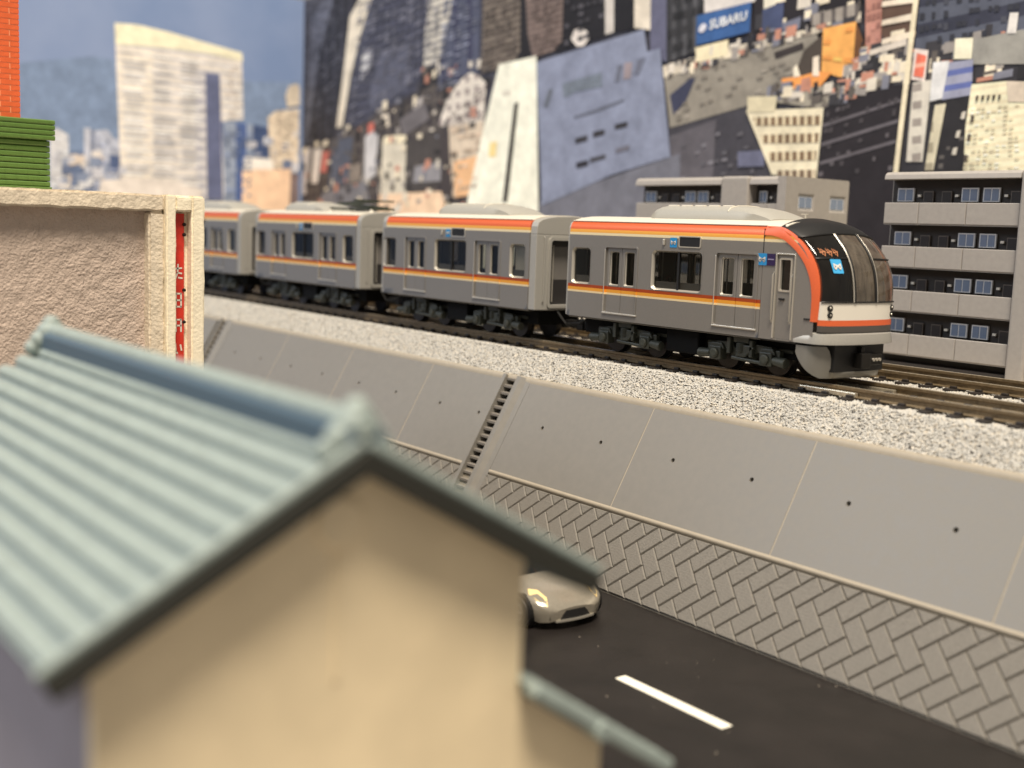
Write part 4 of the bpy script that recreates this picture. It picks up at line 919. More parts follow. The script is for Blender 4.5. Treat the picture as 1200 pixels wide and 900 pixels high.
def make_car(label, X0, lead=False, curtain=False, panto=False, near_only=False):
    car = thing('train_car', label, 'train car', (X0, 0, 0), 'cars of the grey and orange model train')
    x0, x1 = (.0 if lead else .2), (4.885 if lead else 5.78)
    if lead: x0 = .0
    wins = [WIN1, WIN2] + ([] if lead else [WIN3])
    b = MB()
    for s in (-1, 1):
        P = PY_(s)
        ww = [grow(*w, .02) for w in wins]
        xs = sorted({x0, x1} | {v for w in ww for v in w[:2]} | {v for d in DOORS for v in d[:2]})
        zs = sorted({.635, 2.16} | {v for w in ww for v in w[2:]} | {v for d in DOORS for v in d[2:]})
        op = lambda x, z: any(w[0] < x < w[1] and w[2] < z < w[3] for w in ww+DOORS)
        grid_wall(b, xs, zs, op, P, .06)
        for (ya, za), (yb, zb_) in zip(SHOULDER[:-1], SHOULDER[1:]):
            b.quad((x0, s*-ya, za), (x1, s*-ya, za), (x1, s*-yb, zb_), (x0, s*-yb, zb_))
        b.quad((x0, s*W, .635), (x1, s*W, .635), (x1, s*(W-.08), .60), (x0, s*(W-.08), .60))
        for xe in (x0, x1):
            b.ngon([(xe, s*W, .635), (xe, s*W, 2.16)] + [(xe, s*-y, z) for y, z in SHOULDER[1:]] + [(xe, s*.7, 2.44), (xe, s*.7, .635)])
    body = b.build('body', m_side, car, solid=False, smooth=30)
    r = MB(); xr0, xr1 = (x0, x1) if not lead else (x0, 5.28)
    r.loft([[(x, y, z) for y, z in ROOF] for x in (xr0, xr1)], caps=True, closed=False)
    r.build('roof', m_roof, car, smooth=40)
    fl = MB(); fl.box(x0+.03, x1-.03 if not lead else 5.6, -.86, .86, .60, .72); fl.build('floor', m_inside, car)
    st = MB()
    for s in (-1, 1):
        for a, c in ((x0+.1, 1.0), (2.05, 3.8), (4.95, 5.6) if not lead else (4.85, 5.0)):
            st.box(a, c, min(s*.83, s*.55), max(s*.83, s*.55), .72, 1.05); st.box(a, c, min(s*.86, s*.79), max(s*.86, s*.79), .72, 1.42)
    st.box(x0+.02, x0+.06, -.85, .85, .72, 2.4)
    st.build('seats', m_seat, car)
    pl = MB()
    for x in (1.0, 2.02, 3.82, 4.86):
        for s in (-1, 1): pl.cyl((x, s*.6, .72), (x, s*.6, 2.4), .014, n=6)
    pl.build('handrail', m_silver, car)
    for s in (-1, 1):
        car_window(car, WIN1, s); car_window(car, WIN2, s, True)
        if not lead: car_window(car, WIN3, s, False, curtain and s < 0)
        for d in DOORS: car_door(car, d, s, m_side)
    P = PY_(-1)
    sg = MB(); sg.ring(rrect(2.97, 3.50, 2.035, 2.235, .03), rrect(2.99, 3.48, 2.055, 2.215, .02), P, 0, -.012, .0); f = sg.build('display_frame', m_silver, car, smooth=35)
    sg = MB(); sg.ngon([P(q, -.004) for q in rrect(2.985, 3.485, 2.05, 2.22, .02)]); sg.build('display', m_black, f, solid=False)
    metro_logo(car, 2.84, 2.115, .17, P)
    lm = MB(); lm.box(2.58, 2.63, -W-.03, -W, 2.06, 2.17); lm.build('side_lamp', m_silver, car, bevel=.015)
    gt = MB(); gt.tube([(xr0+.01, -.872, 2.452), (xr1 if not lead else 4.88, -.872, 2.452)], .012, 6); gt.tube([(xr0+.01, .872, 2.452), (xr1 if not lead else 4.88, .872, 2.452)], .012, 6); gt.build('gutter', m_roof, car)
    un = MB(); un.box(x0+.1, (x1-.1 if not lead else 5.5), -.55, .55, .30, .60); un.box(2.55, 3.35, -.72, .72, .18, .60); un.build('underframe', m_under, car, bevel=.03)
    for xb in (1.5, 4.38):
        if first_bogie[0]: o = BOGIE; first_bogie[0] = False; o.parent = car
        else: o = copy_tree(BOGIE, car)
        o.location = (xb, 0, 0)
    if panto:
        cooler(car, 1.0, 3.3)
        p = MB()
        p.box(3.3, 5.5, -.34, -.28, 2.60, 2.65); p.box(3.3, 5.5, .28, .34, 2.60, 2.65)
        for x in (3.4, 4.4, 5.4): p.box(x-.04, x+.04, -.34, .34, 2.60, 2.66)
        p.tube([(5.3, -.25, 2.66), (3.5, -.2, 2.76), (5.0, -.14, 2.83)], .03); p.tube([(5.3, .25, 2.66), (3.5, .2, 2.76), (5.0, .14, 2.83)], .03)
        p.box(4.92, 5.0, -.55, .55, 2.82, 2.86); p.box(5.08, 5.14, -.55, .55, 2.82, 2.86)
        pt = p.build('pantograph', mat('dark_green_pantograph', (62, 66, 54), .45, .3), car)
        for x in (3.35, 5.45):
            for s in (-1, 1):
                q = MB(); q.cyl((x, s*.31, 2.53), (x, s*.31, 2.61), .06, .04, n=10); q.build('insulator', m_white, pt)
    else:
        cooler(car, 1.78, 4.62 if lead else 4.5)
    if lead: end_panel(car, -.06, .0, -1)
    else:
        end_panel(car, 0, .19, -1); end_panel(car, 5.79, 6.0, 1)
        cp = MB(); cp.box(6.0, 6.55, -.10, .10, .30, .44); cp.box(6.4, 6.6, -.14, .14, .26, .48); cp.build('coupler', m_black, car, bevel=.02)
        for k, y in enumerate((-.30, .22)):
            h = MB(); h.tube([(5.98, y, .60), (6.3, y-.03, .38), (6.7, y, .42), (7.0, y+.02, .58)], .025, 6); h.build('hose', m_black, car)
    cp = MB(); cp.box(-.5, .05, -.10, .10, .30, .44); cp.build('rear_coupler', m_black, car, bevel=.02)
    return car

c1 = make_car('lead car of the model train with black curved windscreen and orange arch', 0.0, lead=True)
c2 = make_car('second model train car directly coupled behind the lead car, curtain in its end window', -PITCH, curtain=True)
c3 = make_car('third model train car carrying a folded dark pantograph on its roof', -2*PITCH, panto=True)
c4 = make_car('last visible model train car half hidden behind the cream wall', -3*PITCH)

# ------------------------------------------------------------------ cab of the lead car
ARCH_IN = [(4.89, 2.16), (4.89, 2.436), (4.952, 2.434), (5.10, 2.428), (5.227, 2.408), (5.35, 2.36), (5.467, 2.295), (5.60, 2.20), (5.709, 2.096), (5.80, 1.975), (5.858, 1.869), (5.925, 1.72), (5.954, 1.61), (5.98, 1.48), (5.988, 1.348), (5.988, 1.18), (5.986, 1.0)]
ARCH_OUT = [(5.20, 2.438), (5.32, 2.405), (5.44, 2.35), (5.55, 2.285), (5.67, 2.195), (5.77, 2.10), (5.86, 2.0), (5.93, 1.90), (5.985, 1.785), (6.024, 1.67), (6.045, 1.56), (6.055, 1.44), (6.054, 1.30), (6.046, 1.16), (6.036, 1.0)]
CABD = (5.18, 5.56, .66, 2.0)
def interp(pts, z):          # x of the arch at height z (pts fall in z)
    for (xa, za), (xb, zb_) in zip(pts[:-1], pts[1:]):
        if za >= z >= zb_ and za != zb_: return xa+(xb-xa)*(za-z)/(za-zb_)
    return pts[-1][0]
for s in (-1, 1):
    b = MB()
    P = PY_(s)
    b.quad(P((4.895, .635), 0), P((CABD[0], .635), 0), P((CABD[0], 2.16), 0), P((4.895, 2.16), 0))
    b.quad(P((CABD[0], .635), 0), P((CABD[1], .635), 0), P((CABD[1], CABD[2]), 0), P((CABD[0], CABD[2]), 0))
    b.quad(P((CABD[0], CABD[3]), 0), P((CABD[1], CABD[3]), 0), P((CABD[1], 2.16), 0), P((CABD[0], 2.16), 0))
    z = .66; zs = [.64, .83, 1.0] + [1.0+k*.06 for k in range(1, 20)] + [2.16]
    for za, zb_ in zip(zs[:-1], zs[1:]):
        xa, xb = interp(ARCH_IN, za) if za > 1 else 5.986, interp(ARCH_IN, zb_) if zb_ > 1 else 5.986
        b.quad(P((CABD[1], za), 0), P((xa, za), 0), P((xb, zb_), 0), P((CABD[1], zb_), 0))
    top = [p for p in ARCH_IN if p[1] >= 2.16 and p[0] > 4.9]
    prev = (4.895, 2.436)
    zl = [2.16, 2.24, 2.33, 2.40, 2.434]
    for za, zb_ in zip(zl[:-1], zl[1:]):
        ya = {2.16: 0, 2.24: .001, 2.33: .011, 2.40: .038, 2.434: .07}
        b.quad(P((4.895, za), ya[za]), P((interp(ARCH_IN, za), za), ya[za]*.4), P((interp(ARCH_IN, zb_), zb_), ya[zb_]*.4), P((4.895, zb_), ya[zb_]))
    b.build('cab_side', m_cab, c1, solid=False, smooth=30)
    jg = MB(); jg.box(4.884, 4.901, min(s*(W-.03), s*(W+.002)), max(s*(W-.03), s*(W+.002)), 2.02, 2.40); jg.build('mask_joint', m_black, c1)
for s in (-1, 1):
    P = PY_(s); x0, x1, z0, z1 = CABD
    lf = MB(); win = (5.255, 5.475, 1.43, 1.93); xs = [x0+.006, win[0], win[1], x1-.006]; zs = [z0, win[2], win[3], z1]
    grid_wall(lf, xs, zs, lambda x, z: win[0] < x < win[1] and win[2] < z < win[3], lambda p, dd: P(p, .018+dd), .03); leaf = lf.build('cab_door', m_cab, c1, solid=False)
    r = MB(); r.ring(rrect(*grow(*win, .018), .03), rrect(*grow(*win, -.01), .02), lambda p, dd: P(p, .018+dd), 0, -.012, .03); r.build('door_window_frame', m_silver, leaf, smooth=35)
    p = MB(); p.ngon([P(q, .05) for q in rrect(*win, .02)]); p.build('door_pane', glass('cab_glass', (10, 11, 12), .25), leaf, solid=False)
    fr = MB(); fr.box(x0-.012, x0+.012, min(s*(W-.02), s*(W+.012)), max(s*(W-.02), s*(W+.012)), z0, z1); fr.box(x1-.012, x1+.012, min(s*(W-.02), s*(W+.014)), max(s*(W-.02), s*(W+.014)), z0, z1); fr.box(x0-.012, x1+.012, min(s*(W-.02), s*(W+.012)), max(s*(W-.02), s*(W+.012)), z1, z1+.02); fr.build('door_frame', m_silver, leaf, bevel=.004)
    for xh, za, zb_ in ((x0-.03, .92, 1.72), (x1-.035, .92, 1.70)):
        h = MB(); y = s*(W+.035); h.tube([(xh, s*W, za), (xh, y, za+.04), (xh, y, zb_-.04), (xh, s*W, zb_)], .014, 6); h.build('handrail', m_silver, leaf, smooth=60)
    h = MB(); h.box(5.27, 5.37, min(s*(W-.02), s*(W+.01)), max(s*(W-.02), s*(W+.01)), 1.28, 1.31); h.build('door_handle', m_black, leaf)
P = PY_(-1)
metro_logo(c1, 4.885, 1.91, .19, lambda p, d: P(p, d-.004))
q = MB(); q.ngon([P(t, -.010) for t in rrect(4.98, 5.155, 1.815, 2.005, .005)]); pq = q.build('line_plaque', m_purple, c1, solid=False)
q = MB(); stroke(q, [(5.01, 1.915), (5.125, 1.915)], .018, lambda p: P((p[0], p[1]), -.014)); q.build('plaque_line', mat('plaque_grey', (150, 140, 170), .4), pq, solid=False)
q = MB(); q.box(5.80, 5.91, -W-.012, -W+.02, 1.005, 1.03); q.build('grab_step', m_black, c1)

def rowx(z):  # nose centre-line
    C = [(5.15, 2.60), (5.45, 2.545), (5.62, 2.46), (5.74, 2.36), (5.86, 2.24), (5.97, 2.12), (6.06, 1.98), (6.13, 1.83), (6.175, 1.67), (6.205, 1.50), (6.225, 1.30), (6.245, 1.02), (6.252, .93), (6.256, .83)]
    return C
AF = [(5.20, 2.44), (5.32, 2.405), (5.44, 2.35), (5.55, 2.285), (5.68, 2.185), (5.79, 2.08), (5.885, 1.965), (5.955, 1.84), (6.012, 1.70), (6.047, 1.53), (6.054, 1.30), (6.038, 1.02), (6.034, .93), (6.03, .83)]
CF = rowx(0)
NR = 8
def nose_rows(i0, i1, off=0.0, sub=4):
    rows = []
    pts = []
    for i in range(i0, i1):
        for k in range(sub): pts.append((i, k/sub))
    pts.append((i1, 0.0))
    def cat(A, i, t):
        n = len(A); p0, p1, p2, p3 = A[max(i-1, 0)], A[i], A[min(i+1, n-1)], A[min(i+2, n-1)]
        return tuple(.5*((2*p1[c]) + (-p0[c]+p2[c])*t + (2*p0[c]-5*p1[c]+4*p2[c]-p3[c])*t*t + (-p0[c]+3*p1[c]-3*p2[c]+p3[c])*t**3) for c in (0, 1))
    for i, t in pts:
        xa, za = cat(AF, i, t); xc, zc = cat(CF, i, t); row = []
        for k in range(-NR*2, NR*2+1):
            a = k/(NR*2)*math.pi/2; y = math.sin(a); u = abs(y); g = max(0, 1-u**2.3)**(1/2.3)
            h = 1-u**2.2
            row.append((xa+(xc-xa)*g+off, y*(.905+off), za+(zc-za)*h))
        rows.append(row)
    return rows
def nose_part(name, i0, i1, M, off=0.0, k0=0, k1=None, parent=None):
    rows = nose_rows(i0, i1, off); b = MB()
    rows = [r[k0:k1] for r in rows]
    b.loft(rows, caps=False, closed=False); return b.build(name, M, parent or c1, smooth=50, solid=False)
nose_part('cab_roof', 0, 3, m_black)
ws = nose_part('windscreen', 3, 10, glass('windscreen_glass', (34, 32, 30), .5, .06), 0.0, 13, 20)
gl2 = glass('reflection_tint_glass', (116, 106, 94), .4, .05)  # paler tint: room reflections put into the colour of centre and far panes
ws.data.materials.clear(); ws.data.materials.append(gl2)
nose_part('windscreen_pane', 3, 10, glass('windscreen_glass', (34, 32, 30), .5, .06), 0.0, 0, 14, ws)
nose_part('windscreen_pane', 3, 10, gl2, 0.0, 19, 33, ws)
nose_part('nose_band', 10, 11, m_white)
nose_part('nose_stripe', 11, 12, m_orange)
nose_part('nose_base', 12, 13, mat('nose_grey', (88, 84, 80), .4, .2))
# orange arch, a raised band from roof to the white nose panel on both flanks
for s in (-1, 1):
    A = [(4.90, 2.30), (4.90, 2.36), (4.90, 2.436)] ; b = MB(); secs = []
    n = 40
    def arc(pts, t):
        L = [0]
        for p, q in zip(pts[:-1], pts[1:]): L.append(L[-1]+math.hypot(q[0]-p[0], q[1]-p[1]))
        d = t*L[-1]
        for i in range(len(pts)-1):
            if d <= L[i+1]+1e-9:
                f = (d-L[i])/(L[i+1]-L[i]); return (pts[i][0]+(pts[i+1][0]-pts[i][0])*f, pts[i][1]+(pts[i+1][1]-pts[i][1])*f)
        return pts[-1]
    IN = [(4.90, 2.30), (5.02, 2.298), (5.14, 2.29)] + [(p[0]-.02, p[1]-.035) for p in ARCH_IN[5:]] 
    IN = [(4.90, 2.298), (5.06, 2.296), (5.2, 2.27), (5.32, 2.225), (5.43, 2.16), (5.56, 2.07), (5.66, 1.975), (5.745, 1.875), (5.81, 1.77), (5.865, 1.65), (5.90, 1.53), (5.925, 1.38), (5.93, 1.2), (5.928, .985)]
    OUT = [(4.90, 2.445), (5.08, 2.444)] + ARCH_OUT[0:-1] + [(6.04, .985)]
    for k in range(n+1):
        i2 = arc(IN, k/n); o2 = arc(OUT, k/n)
        mid = ((i2[0]+o2[0])/2, (i2[1]+o2[1])/2)
        yo = .895 if k > 6 else .87+.025*k/6
        secs.append([(i2[0], s*(W-.012), i2[1]), (i2[0], s*(W+.010), i2[1]), (mid[0], s*(W+.006 if k > 6 else W-.002), mid[1]), (o2[0], s*(yo+.022), o2[1]), (o2[0], s*(yo-.03), o2[1])])
    b.loft(secs, caps=True, closed=True); b.build('orange_arch', m_orange, c1, smooth=45)
# windscreen bars following the glass
rows = nose_rows(3, 10, .008)
def col_at(y):
    cols = [abs(rows[-1][k][1]-y) for k in range(len(rows[0]))]; return cols.index(min(cols))
for y in (-.26, .26):
    k = col_at(y); b = MB(); b.tube([r[k] for r in rows], .024, 8); b.build('windscreen_bar', m_black, ws, smooth=50)
    b = MB(); kk = k+(-1 if y < 0 else 1); b.tube([(p[0]+.004, p[1]-.03 if y < 0 else p[1]+.03, p[2]) for p in [r[k] for r in rows]], .012, 6); b.build('windscreen_trim', m_silver, ws, smooth=50)
for k0, k1 in ((1, col_at(-.26)), (col_at(.26), 4*NR)):
    rr = nose_rows(3, 10, .006); ridx = 12; b = MB(); b.tube([rr[ridx][k] for k in range(k0, k1+1)], .016, 6); b.build('windscreen_bar', m_black, ws, smooth=50)
rr = nose_rows(3, 10, .004); b = MB(); b.tube([rr[0][k] for k in range(0, 4*NR+1)], .02, 6); b.build('windscreen_seal', m_black, ws, smooth=50)
b = MB(); b.tube([rr[-1][k] for k in range(1, 4*NR)], .014, 6); b.build('windscreen_seal', m_black, ws, smooth=50)
# sticker and destination display behind the near pane
def on_nose(y, z, off):
    best = None
    R_ = on_nose.rows
    best = min(((p[1]-y)**2+(p[2]-z)**2, p) for r in R_ for p in r)[1]
    ks = sorted(((p[1]-y)**2+(p[2]-z)**2, i, j) for i, r in enumerate(R_) for j, p in enumerate(r))[0]
    i, j = ks[1], ks[2]; i = min(max(i, 1), len(R_)-2); j = min(max(j, 1), len(R_[0])-2)
    p = Vector(R_[i][j]); du = Vector(R_[i][j+1])-Vector(R_[i][j-1]); dv = Vector(R_[i+1][j])-Vector(R_[i-1][j]); n = du.cross(dv).normalized()
    if n.x < 0: n = -n
    x = p.x - (n.y*(y-p.y)+n.z*(z-p.z))/max(n.x, .25)
    return (x+off, y, z)
on_nose.rows = nose_rows(3, 10, 0)
o = metro_logo(c1, -.60, 1.855, .215, lambda p, d: on_nose(p[0], p[1], .012-d*.8), 'front_sticker', mat('sticker_blue', (70, 170, 226), .3))
b = MB()
for k in range(3):
    yy = -.80+.12*k; zz = 2.06-.0*k
    for st in ([(yy, zz+.06), (yy+.03, zz-.03)], [(yy+.03, zz+.05), (yy+.08, zz+.01), (yy+.05, zz-.05)], [(yy-.01, zz), (yy+.09, zz+.02)]):
        stroke(b, st, .016, lambda p: on_nose(p[0], p[1], .006))
b.build('destination_display', mat('led_orange', (176, 116, 80), .5), ws, solid=False)
# head and tail lamps in the white band
on_nose.rows = nose_rows(10, 11, 0)
for s in (-1, 1):
    hl = MB()
    for dz, dy, r in ((1.205, .77, .055), (1.10, .765, .052)):
        c = on_nose(s*dy, dz, .0); hl.cyl((c[0]-.05, c[1], c[2]), (c[0]+.012, c[1]+s*.006, c[2]), r, r*.9, n=14)
    o = hl.build('lamp_cluster', m_black, c1, smooth=40)
    for dz, dy, r, mm in ((1.215, .775, .022, m_white), (1.10, .765, .019, m_silver)):
        c = on_nose(s*dy, dz, .0); q = MB(); q.cyl((c[0]+.005, c[1]+s*.006, c[2]), (c[0]+.022, c[1]+s*.01, c[2]), r, r*.6, n=10); q.build('headlight', mm, o, smooth=40)
# bumper lip and skirt
def plan(x_side, x_nose, hw, n=15, p=2.6):
    out = []
    for k in range(-n, n+1):
        a = k/n*math.pi/2; y = math.sin(a); out.append((x_side+(x_nose-x_side)*max(0, 1-abs(y)**p)**(1/p), y*hw))
    return out
b = MB(); secs = []
for (x, y) in [(5.62, -.95)] + plan(5.92, 6.33, .955) + [(5.62, .95)]:
    sx = 1
    top = .80 if abs(y) < .949 or x > 5.7 else .72
    dx = Vector((x-5.2, y*.6)).normalized()*.10
    secs.append([(x, y, .64), (x+.0, y, .68), (x-dx.x*.25, y-dx.y*.25, top), (x-dx.x, y-dx.y, top+.02), (x-dx.x*1.6, y-dx.y*1.6, .66)])
b.loft(secs); b.build('bumper_lip', m_endgrey, c1, smooth=50)
b = MB(); secs = []
side = [(5.665+.02*k, .93) for k in range(8)]
path = [(x, -y) for x, y in side] + plan(5.82, 6.20, .93, 18, 2.3)[1:-1] + [(x, y) for x, y in side[::-1]]
for (x, y) in path:
    f = abs(y)/.93
    zt = .60 if f > .74 else .20 if f < .62 else .20+.40*((f-.62)/.12)**.6
    dx_ = x-5.64
    zb_ = .60-.50*min(1, dx_/.42)**.55 if x < 6.06 else .095
    zb_ = min(zb_, zt-.02)
    inn = Vector((x-5.3, y)).normalized()*.05
    tuck = .10*(.6-zb_)
    secs.append([(x, y, zt), (x, y*.995, (zt+zb_)/2), (x-tuck, y*(1-tuck*.6), zb_), (x-tuck-inn.x, y*(1-tuck*.6)-inn.y, zb_), (x-inn.x, y-inn.y, zt)])
b.loft(secs); sk = b.build('skirt', mat('skirt_grey', (138, 135, 128), .4, .2), c1, smooth=50)
b = MB(); b.box(5.7, 6.18, -.62, .62, .2, .62); b.build('nose_underside', m_black, c1)
b = MB(); b.box(6.1, 6.34, -.14, .10, .26, .50); b.box(6.18, 6.30, .14, .42, .30, .48); b.cyl((6.2, -.02, .52), (6.33, -.02, .44), .03, n=8); b.box(6.0, 6.26, -.05, .03, .44, .6); cpl = b.build('front_coupler', mat('coupler_black', (34, 32, 30), .35, .4), c1, bevel=.015)
for y in (.2, .28, .36):
    b = MB(); b.cyl((6.29, y, .39), (6.325, y, .39), .026, n=10); b.build('coupler_pin', m_silver, cpl)
# cab interior and roof aerial
b = MB(); b.box(5.02, 5.06, -.84, .84, .72, 2.42); b.box(5.62, 5.98, -.78, .78, .85, 1.26); b.box(5.25, 5.5, -.62, -.22, .72, 1.55); b.build('cab_interior', mat('cab_grey', (120, 114, 106), .6), c1, bevel=.02)
b = MB(); b.cyl((4.93, 0, 2.55), (4.93, 0, 2.66), .02, n=8); b.box(4.84, 4.97, -.015, .015, 2.655, 2.675); b.build('roof_aerial', m_silver, c1)

# ================================================================== APARTMENT MODELS
m_apt = mat('apartment_grey', (162, 156, 150), .55, 0, (10, .05), (60, .05))
m_aptdark = mat('apartment_dark_wall', (46, 41, 39), .65)
m_aptwin = mat('apartment_window_blue', (122, 136, 160), .25)
m_aptfr = mat('apartment_window_frame', (214, 216, 220), .4)
m_aptdoor = mat('apartment_door', (40, 34, 33), .6)
m_aptdfr = mat('apartment_door_frame', (92, 84, 78), .5)
def apartment_floor(root, z, x0, fills, depth, seams, w):
    """z is the balcony top; fills: list of (kind, x0, x1)"""
    yb = .22
    for kind, a, b in fills:
        a += x0; b += x0
        if kind == 'w':
            f = MB(); f.box(a, b, yb-.03, yb+.01, z+.03, z+.29)
            fr = f.build('window', m_aptfr, root)
            m_ = (a+b)/2
            for p, q in ((a+.025, m_-.012), (m_+.012, b-.025)):
                g = MB(); g.box(p, q, yb-.036, yb-.028, z+.05, z+.265); g.build('pane', m_aptwin, fr)
        elif kind == 'd':
            f = MB(); f.box(a, b, yb-.022, yb+.01, z-.3, z+.23); fr = f.build('door', m_aptdfr, root)
            g = MB(); g.box(a+.02, b-.02, yb-.028, yb-.02, z-.3, z+.21); g.build('door_panel', m_aptdoor, fr)
        elif kind == 'l':
            f = MB(); f.box(a, b, yb-.03, yb+.01, z+.12, z+.165); f.build('wall_lamp', m_white, root)
    xs = [x0] + [x0+s for s in seams] + [x0+w]
    for p, q in zip(xs[:-1], xs[1:]):
        f = MB(); f.box(p+.006, q-.006, 0, .06, z-.41, z); f.build('balcony_panel', m_apt, root, bevel=.012)
    f = MB(); f.box(x0, x0+w, .02, depth*.3, z-.43, z-.39); f.build('balcony_floor', m_apt, root)
FILL = [('w', .16, .53), ('l', .62, .69), ('d', .745, .965), ('d', 1.15, 1.365), ('l', 1.44, 1.51), ('w', 1.58, 1.93), ('w', 2.03, 2.37), ('l', 2.46, 2.53), ('d', 2.585, 2.80)]
# right-hand block
apt = thing('apartment_block', 'grey model apartment block with four balcony storeys beside the train nose', 'building', (3.1, 4.6, -.4), 'grey model apartment blocks')
ZB = [3.445, 2.594, 1.733, .875]       # balcony tops above the block's foot
BW = 2.9
def apt_build(root, bays, core, depth, left_wall):
    """bays: x offsets"""
    xs = [b for b in bays]
    x_end = max(bays)+BW
    f = MB(); f.box(min(bays)+.02, x_end, .24, depth, -.0, 3.90); f.build('wall', m_aptdark, root)
    for bx in bays:
        for z in ZB: apartment_floor(root, z, bx, FILL, 1.0, (.79, 1.82), BW)
        f = MB(); prof = [(-.06, 3.895), (-.04, 3.99), (.02, 4.035), (.1, 4.045), (depth, 4.045), (depth, 3.895)]
        f.loft([[(x, y, z) for y, z in prof] for x in (bx, bx+BW)]); f.build('roof_slab', m_apt, root, bevel=.01)
        f = MB(); f.box(bx, bx+BW, .02, .2, 0, .30); f.build('plinth', m_aptdark, root)
    for cx0, cx1 in core:
        f = MB(); f.box(cx0, cx1, -.10, .5, 0, 4.03); f.build('stair_core', m_apt, root, bevel=.06, segs=3)
apt_build(apt, [0, BW+.42], [(BW+.03, BW+.40)], 2.3, True)
f = MB(); f.box(-.005, .02, .25, 2.3, 0, 3.9); f.build('end_wall', m_apt, apt)
# block standing behind the train
apt2 = thing('apartment_block', 'grey model apartment block showing only its top storey above the train roof', 'building', (-4.6, 5.0, -.4), 'grey model apartment blocks')
f = MB(); f.box(.02, 4.62, .24, 2.1, 0, 3.90); f.build('wall', m_aptdark, apt2)
FA = [('w', .14, .52), ('l', .60, .66), ('d', .72, .94), ('d', 1.12, 1.33), ('l', 1.42, 1.48), ('w', 1.53, 1.88), ('w', 1.96, 2.30), ('l', 2.40, 2.46), ('d', 2.52, 2.73)]
FB = [('w', .10, .33), ('l', .42, .48), ('d', .54, .74)]
for z in (3.425, 2.57, 1.71):
    apartment_floor(apt2, z, .0, FA, 1.0, (1.0, 2.0), 2.92); apartment_floor(apt2, z, 3.79, FB, 1.0, (.5,), .87)
for a, b in ((0, 2.92), (3.79, 4.66)):
    f = MB(); prof = [(-.06, 3.85), (-.04, 3.96), (.02, 4.02), (.1, 4.035), (2.1, 4.035), (2.1, 3.85)]
    f.loft([[(x, y, z) for y, z in prof] for x in (a, b)]); f.build('roof_slab', m_apt, apt2, bevel=.01)
f = MB(); f.box(2.93, 3.78, -.08, .6, 0, 4.04); f.build('stair_core', m_apt, apt2, bevel=.06, segs=3)
# gable end with two windows
f = MB(); wins = [(.42, .90, 3.33, 3.62), (1.52, 2.02, 3.33, 3.62), (.42, .90, 2.47, 2.76), (1.52, 2.02, 2.47, 2.76)]
ys = sorted({-.05, 2.14} | {v for w in wins for v in w[:2]}); zs = sorted({0, 4.03} | {v for w in wins for v in w[2:]})
grid_wall(f, ys, zs, lambda y, z: any(w[0] < y < w[1] and w[2] < z < w[3] for w in wins), lambda p, d: (4.86-d, p[0], p[1]), .05)
f.quad((4.86, -.05, 0), (4.86, -.05, 4.03), (4.62, -.05, 4.03), (4.62, -.05, 0)); f.quad((4.86, -.05, 4.03), (4.86, 2.14, 4.03), (4.6, 2.14, 4.03), (4.6, -.05, 4.03)); f.quad((4.86, 2.14, 0), (4.86, 2.14, 4.03), (4.6, 2.14, 4.03), (4.6, 2.14, 0))
f.build('end_wall', m_apt, apt2, bevel=.05, segs=3)
for w in wins[:4]:
    f = MB(); f.box(4.79, 4.83, w[0]+.005, w[1]-.005, w[2]+.005, w[3]-.005); fr = f.build('window', m_aptfr, apt2)
    mid = (w[0]+w[1])/2
    for p, q in ((w[0]+.03, mid-.012), (mid+.012, w[1]-.03)):
        g = MB(); g.box(4.828, 4.838, p, q, w[2]+.03, w[3]-.03); g.build('pane', m_aptwin, fr)

# ================================================================== TOY CAR
m_car = mat('toy_car_silver', (182, 174, 158), .2, .6, (30, .05))
car = thing('toy_car', 'small silver toy coupe parked on the dark road under the roof edge', 'toy car', (4.84, -4.58, ROAD_Z)); car.scale = (1.14, 1.14, 1.14)
b = MB()
def sec(x, hw, zb, zw, zt, tw):
    h = [(-hw*.93, zb), (-hw, zb+.10), (-hw, zw), (-hw*.96, zw+(zt-zw)*.5), (-tw, zt-.012), (-tw*.5, zt), (0, zt+.004)]
    h += [(-y, z) for y, z in h[-2::-1]]
    return [(x, y, z) for y, z in h]
secs = [sec(-2.78, .46, .22, .40, .50, .36), sec(-2.70, .54, .15, .45, .58, .46), sec(-2.4, .60, .12, .48, .63, .52), sec(-1.9, .615, .12, .47, .60, .52), sec(-1.2, .60, .12, .44, .56, .50), sec(-.8, .605, .12, .42, .54, .48),
        sec(-.5, .605, .12, .40, .50, .46), sec(-.25, .585, .11, .36, .45, .42), sec(-.09, .53, .10, .31, .385, .36), sec(-.01, .43, .11, .27, .32, .30), sec(.03, .33, .13, .24, .275, .24)]
b.loft(secs); body = b.build('body', m_car, car, smooth=38)
b = MB()
def cs(x, hb, zb, ht, zt): return [(x, -hb, zb), (x, -hb*.97, zb+(zt-zb)*.4), (x, -ht, zt-.03), (x, -ht*.7, zt), (x, ht*.7, zt), (x, ht, zt-.03), (x, hb*.97, zb+(zt-zb)*.4), (x, hb, zb)]
b.loft([cs(-2.45, .44, .60, .36, .615), cs(-2.1, .50, .57, .40, .76), cs(-1.7, .52, .54, .42, .86), cs(-1.35, .52, .53, .42, .855), cs(-1.05, .51, .53, .42, .74), cs(-.75, .46, .52, .40, .535)])
cab = b.build('cabin', glass('toy_car_glass', (20, 22, 24), .1), car, smooth=40)
b = MB(); b.loft([[(x, -.40, z), (x, .40, z), (x, .40, z-.03), (x, -.40, z-.03)] for x, z in ((-2.1, .775), (-1.7, .88), (-1.32, .87))]); b.build('roof', m_car, car, bevel=.02)
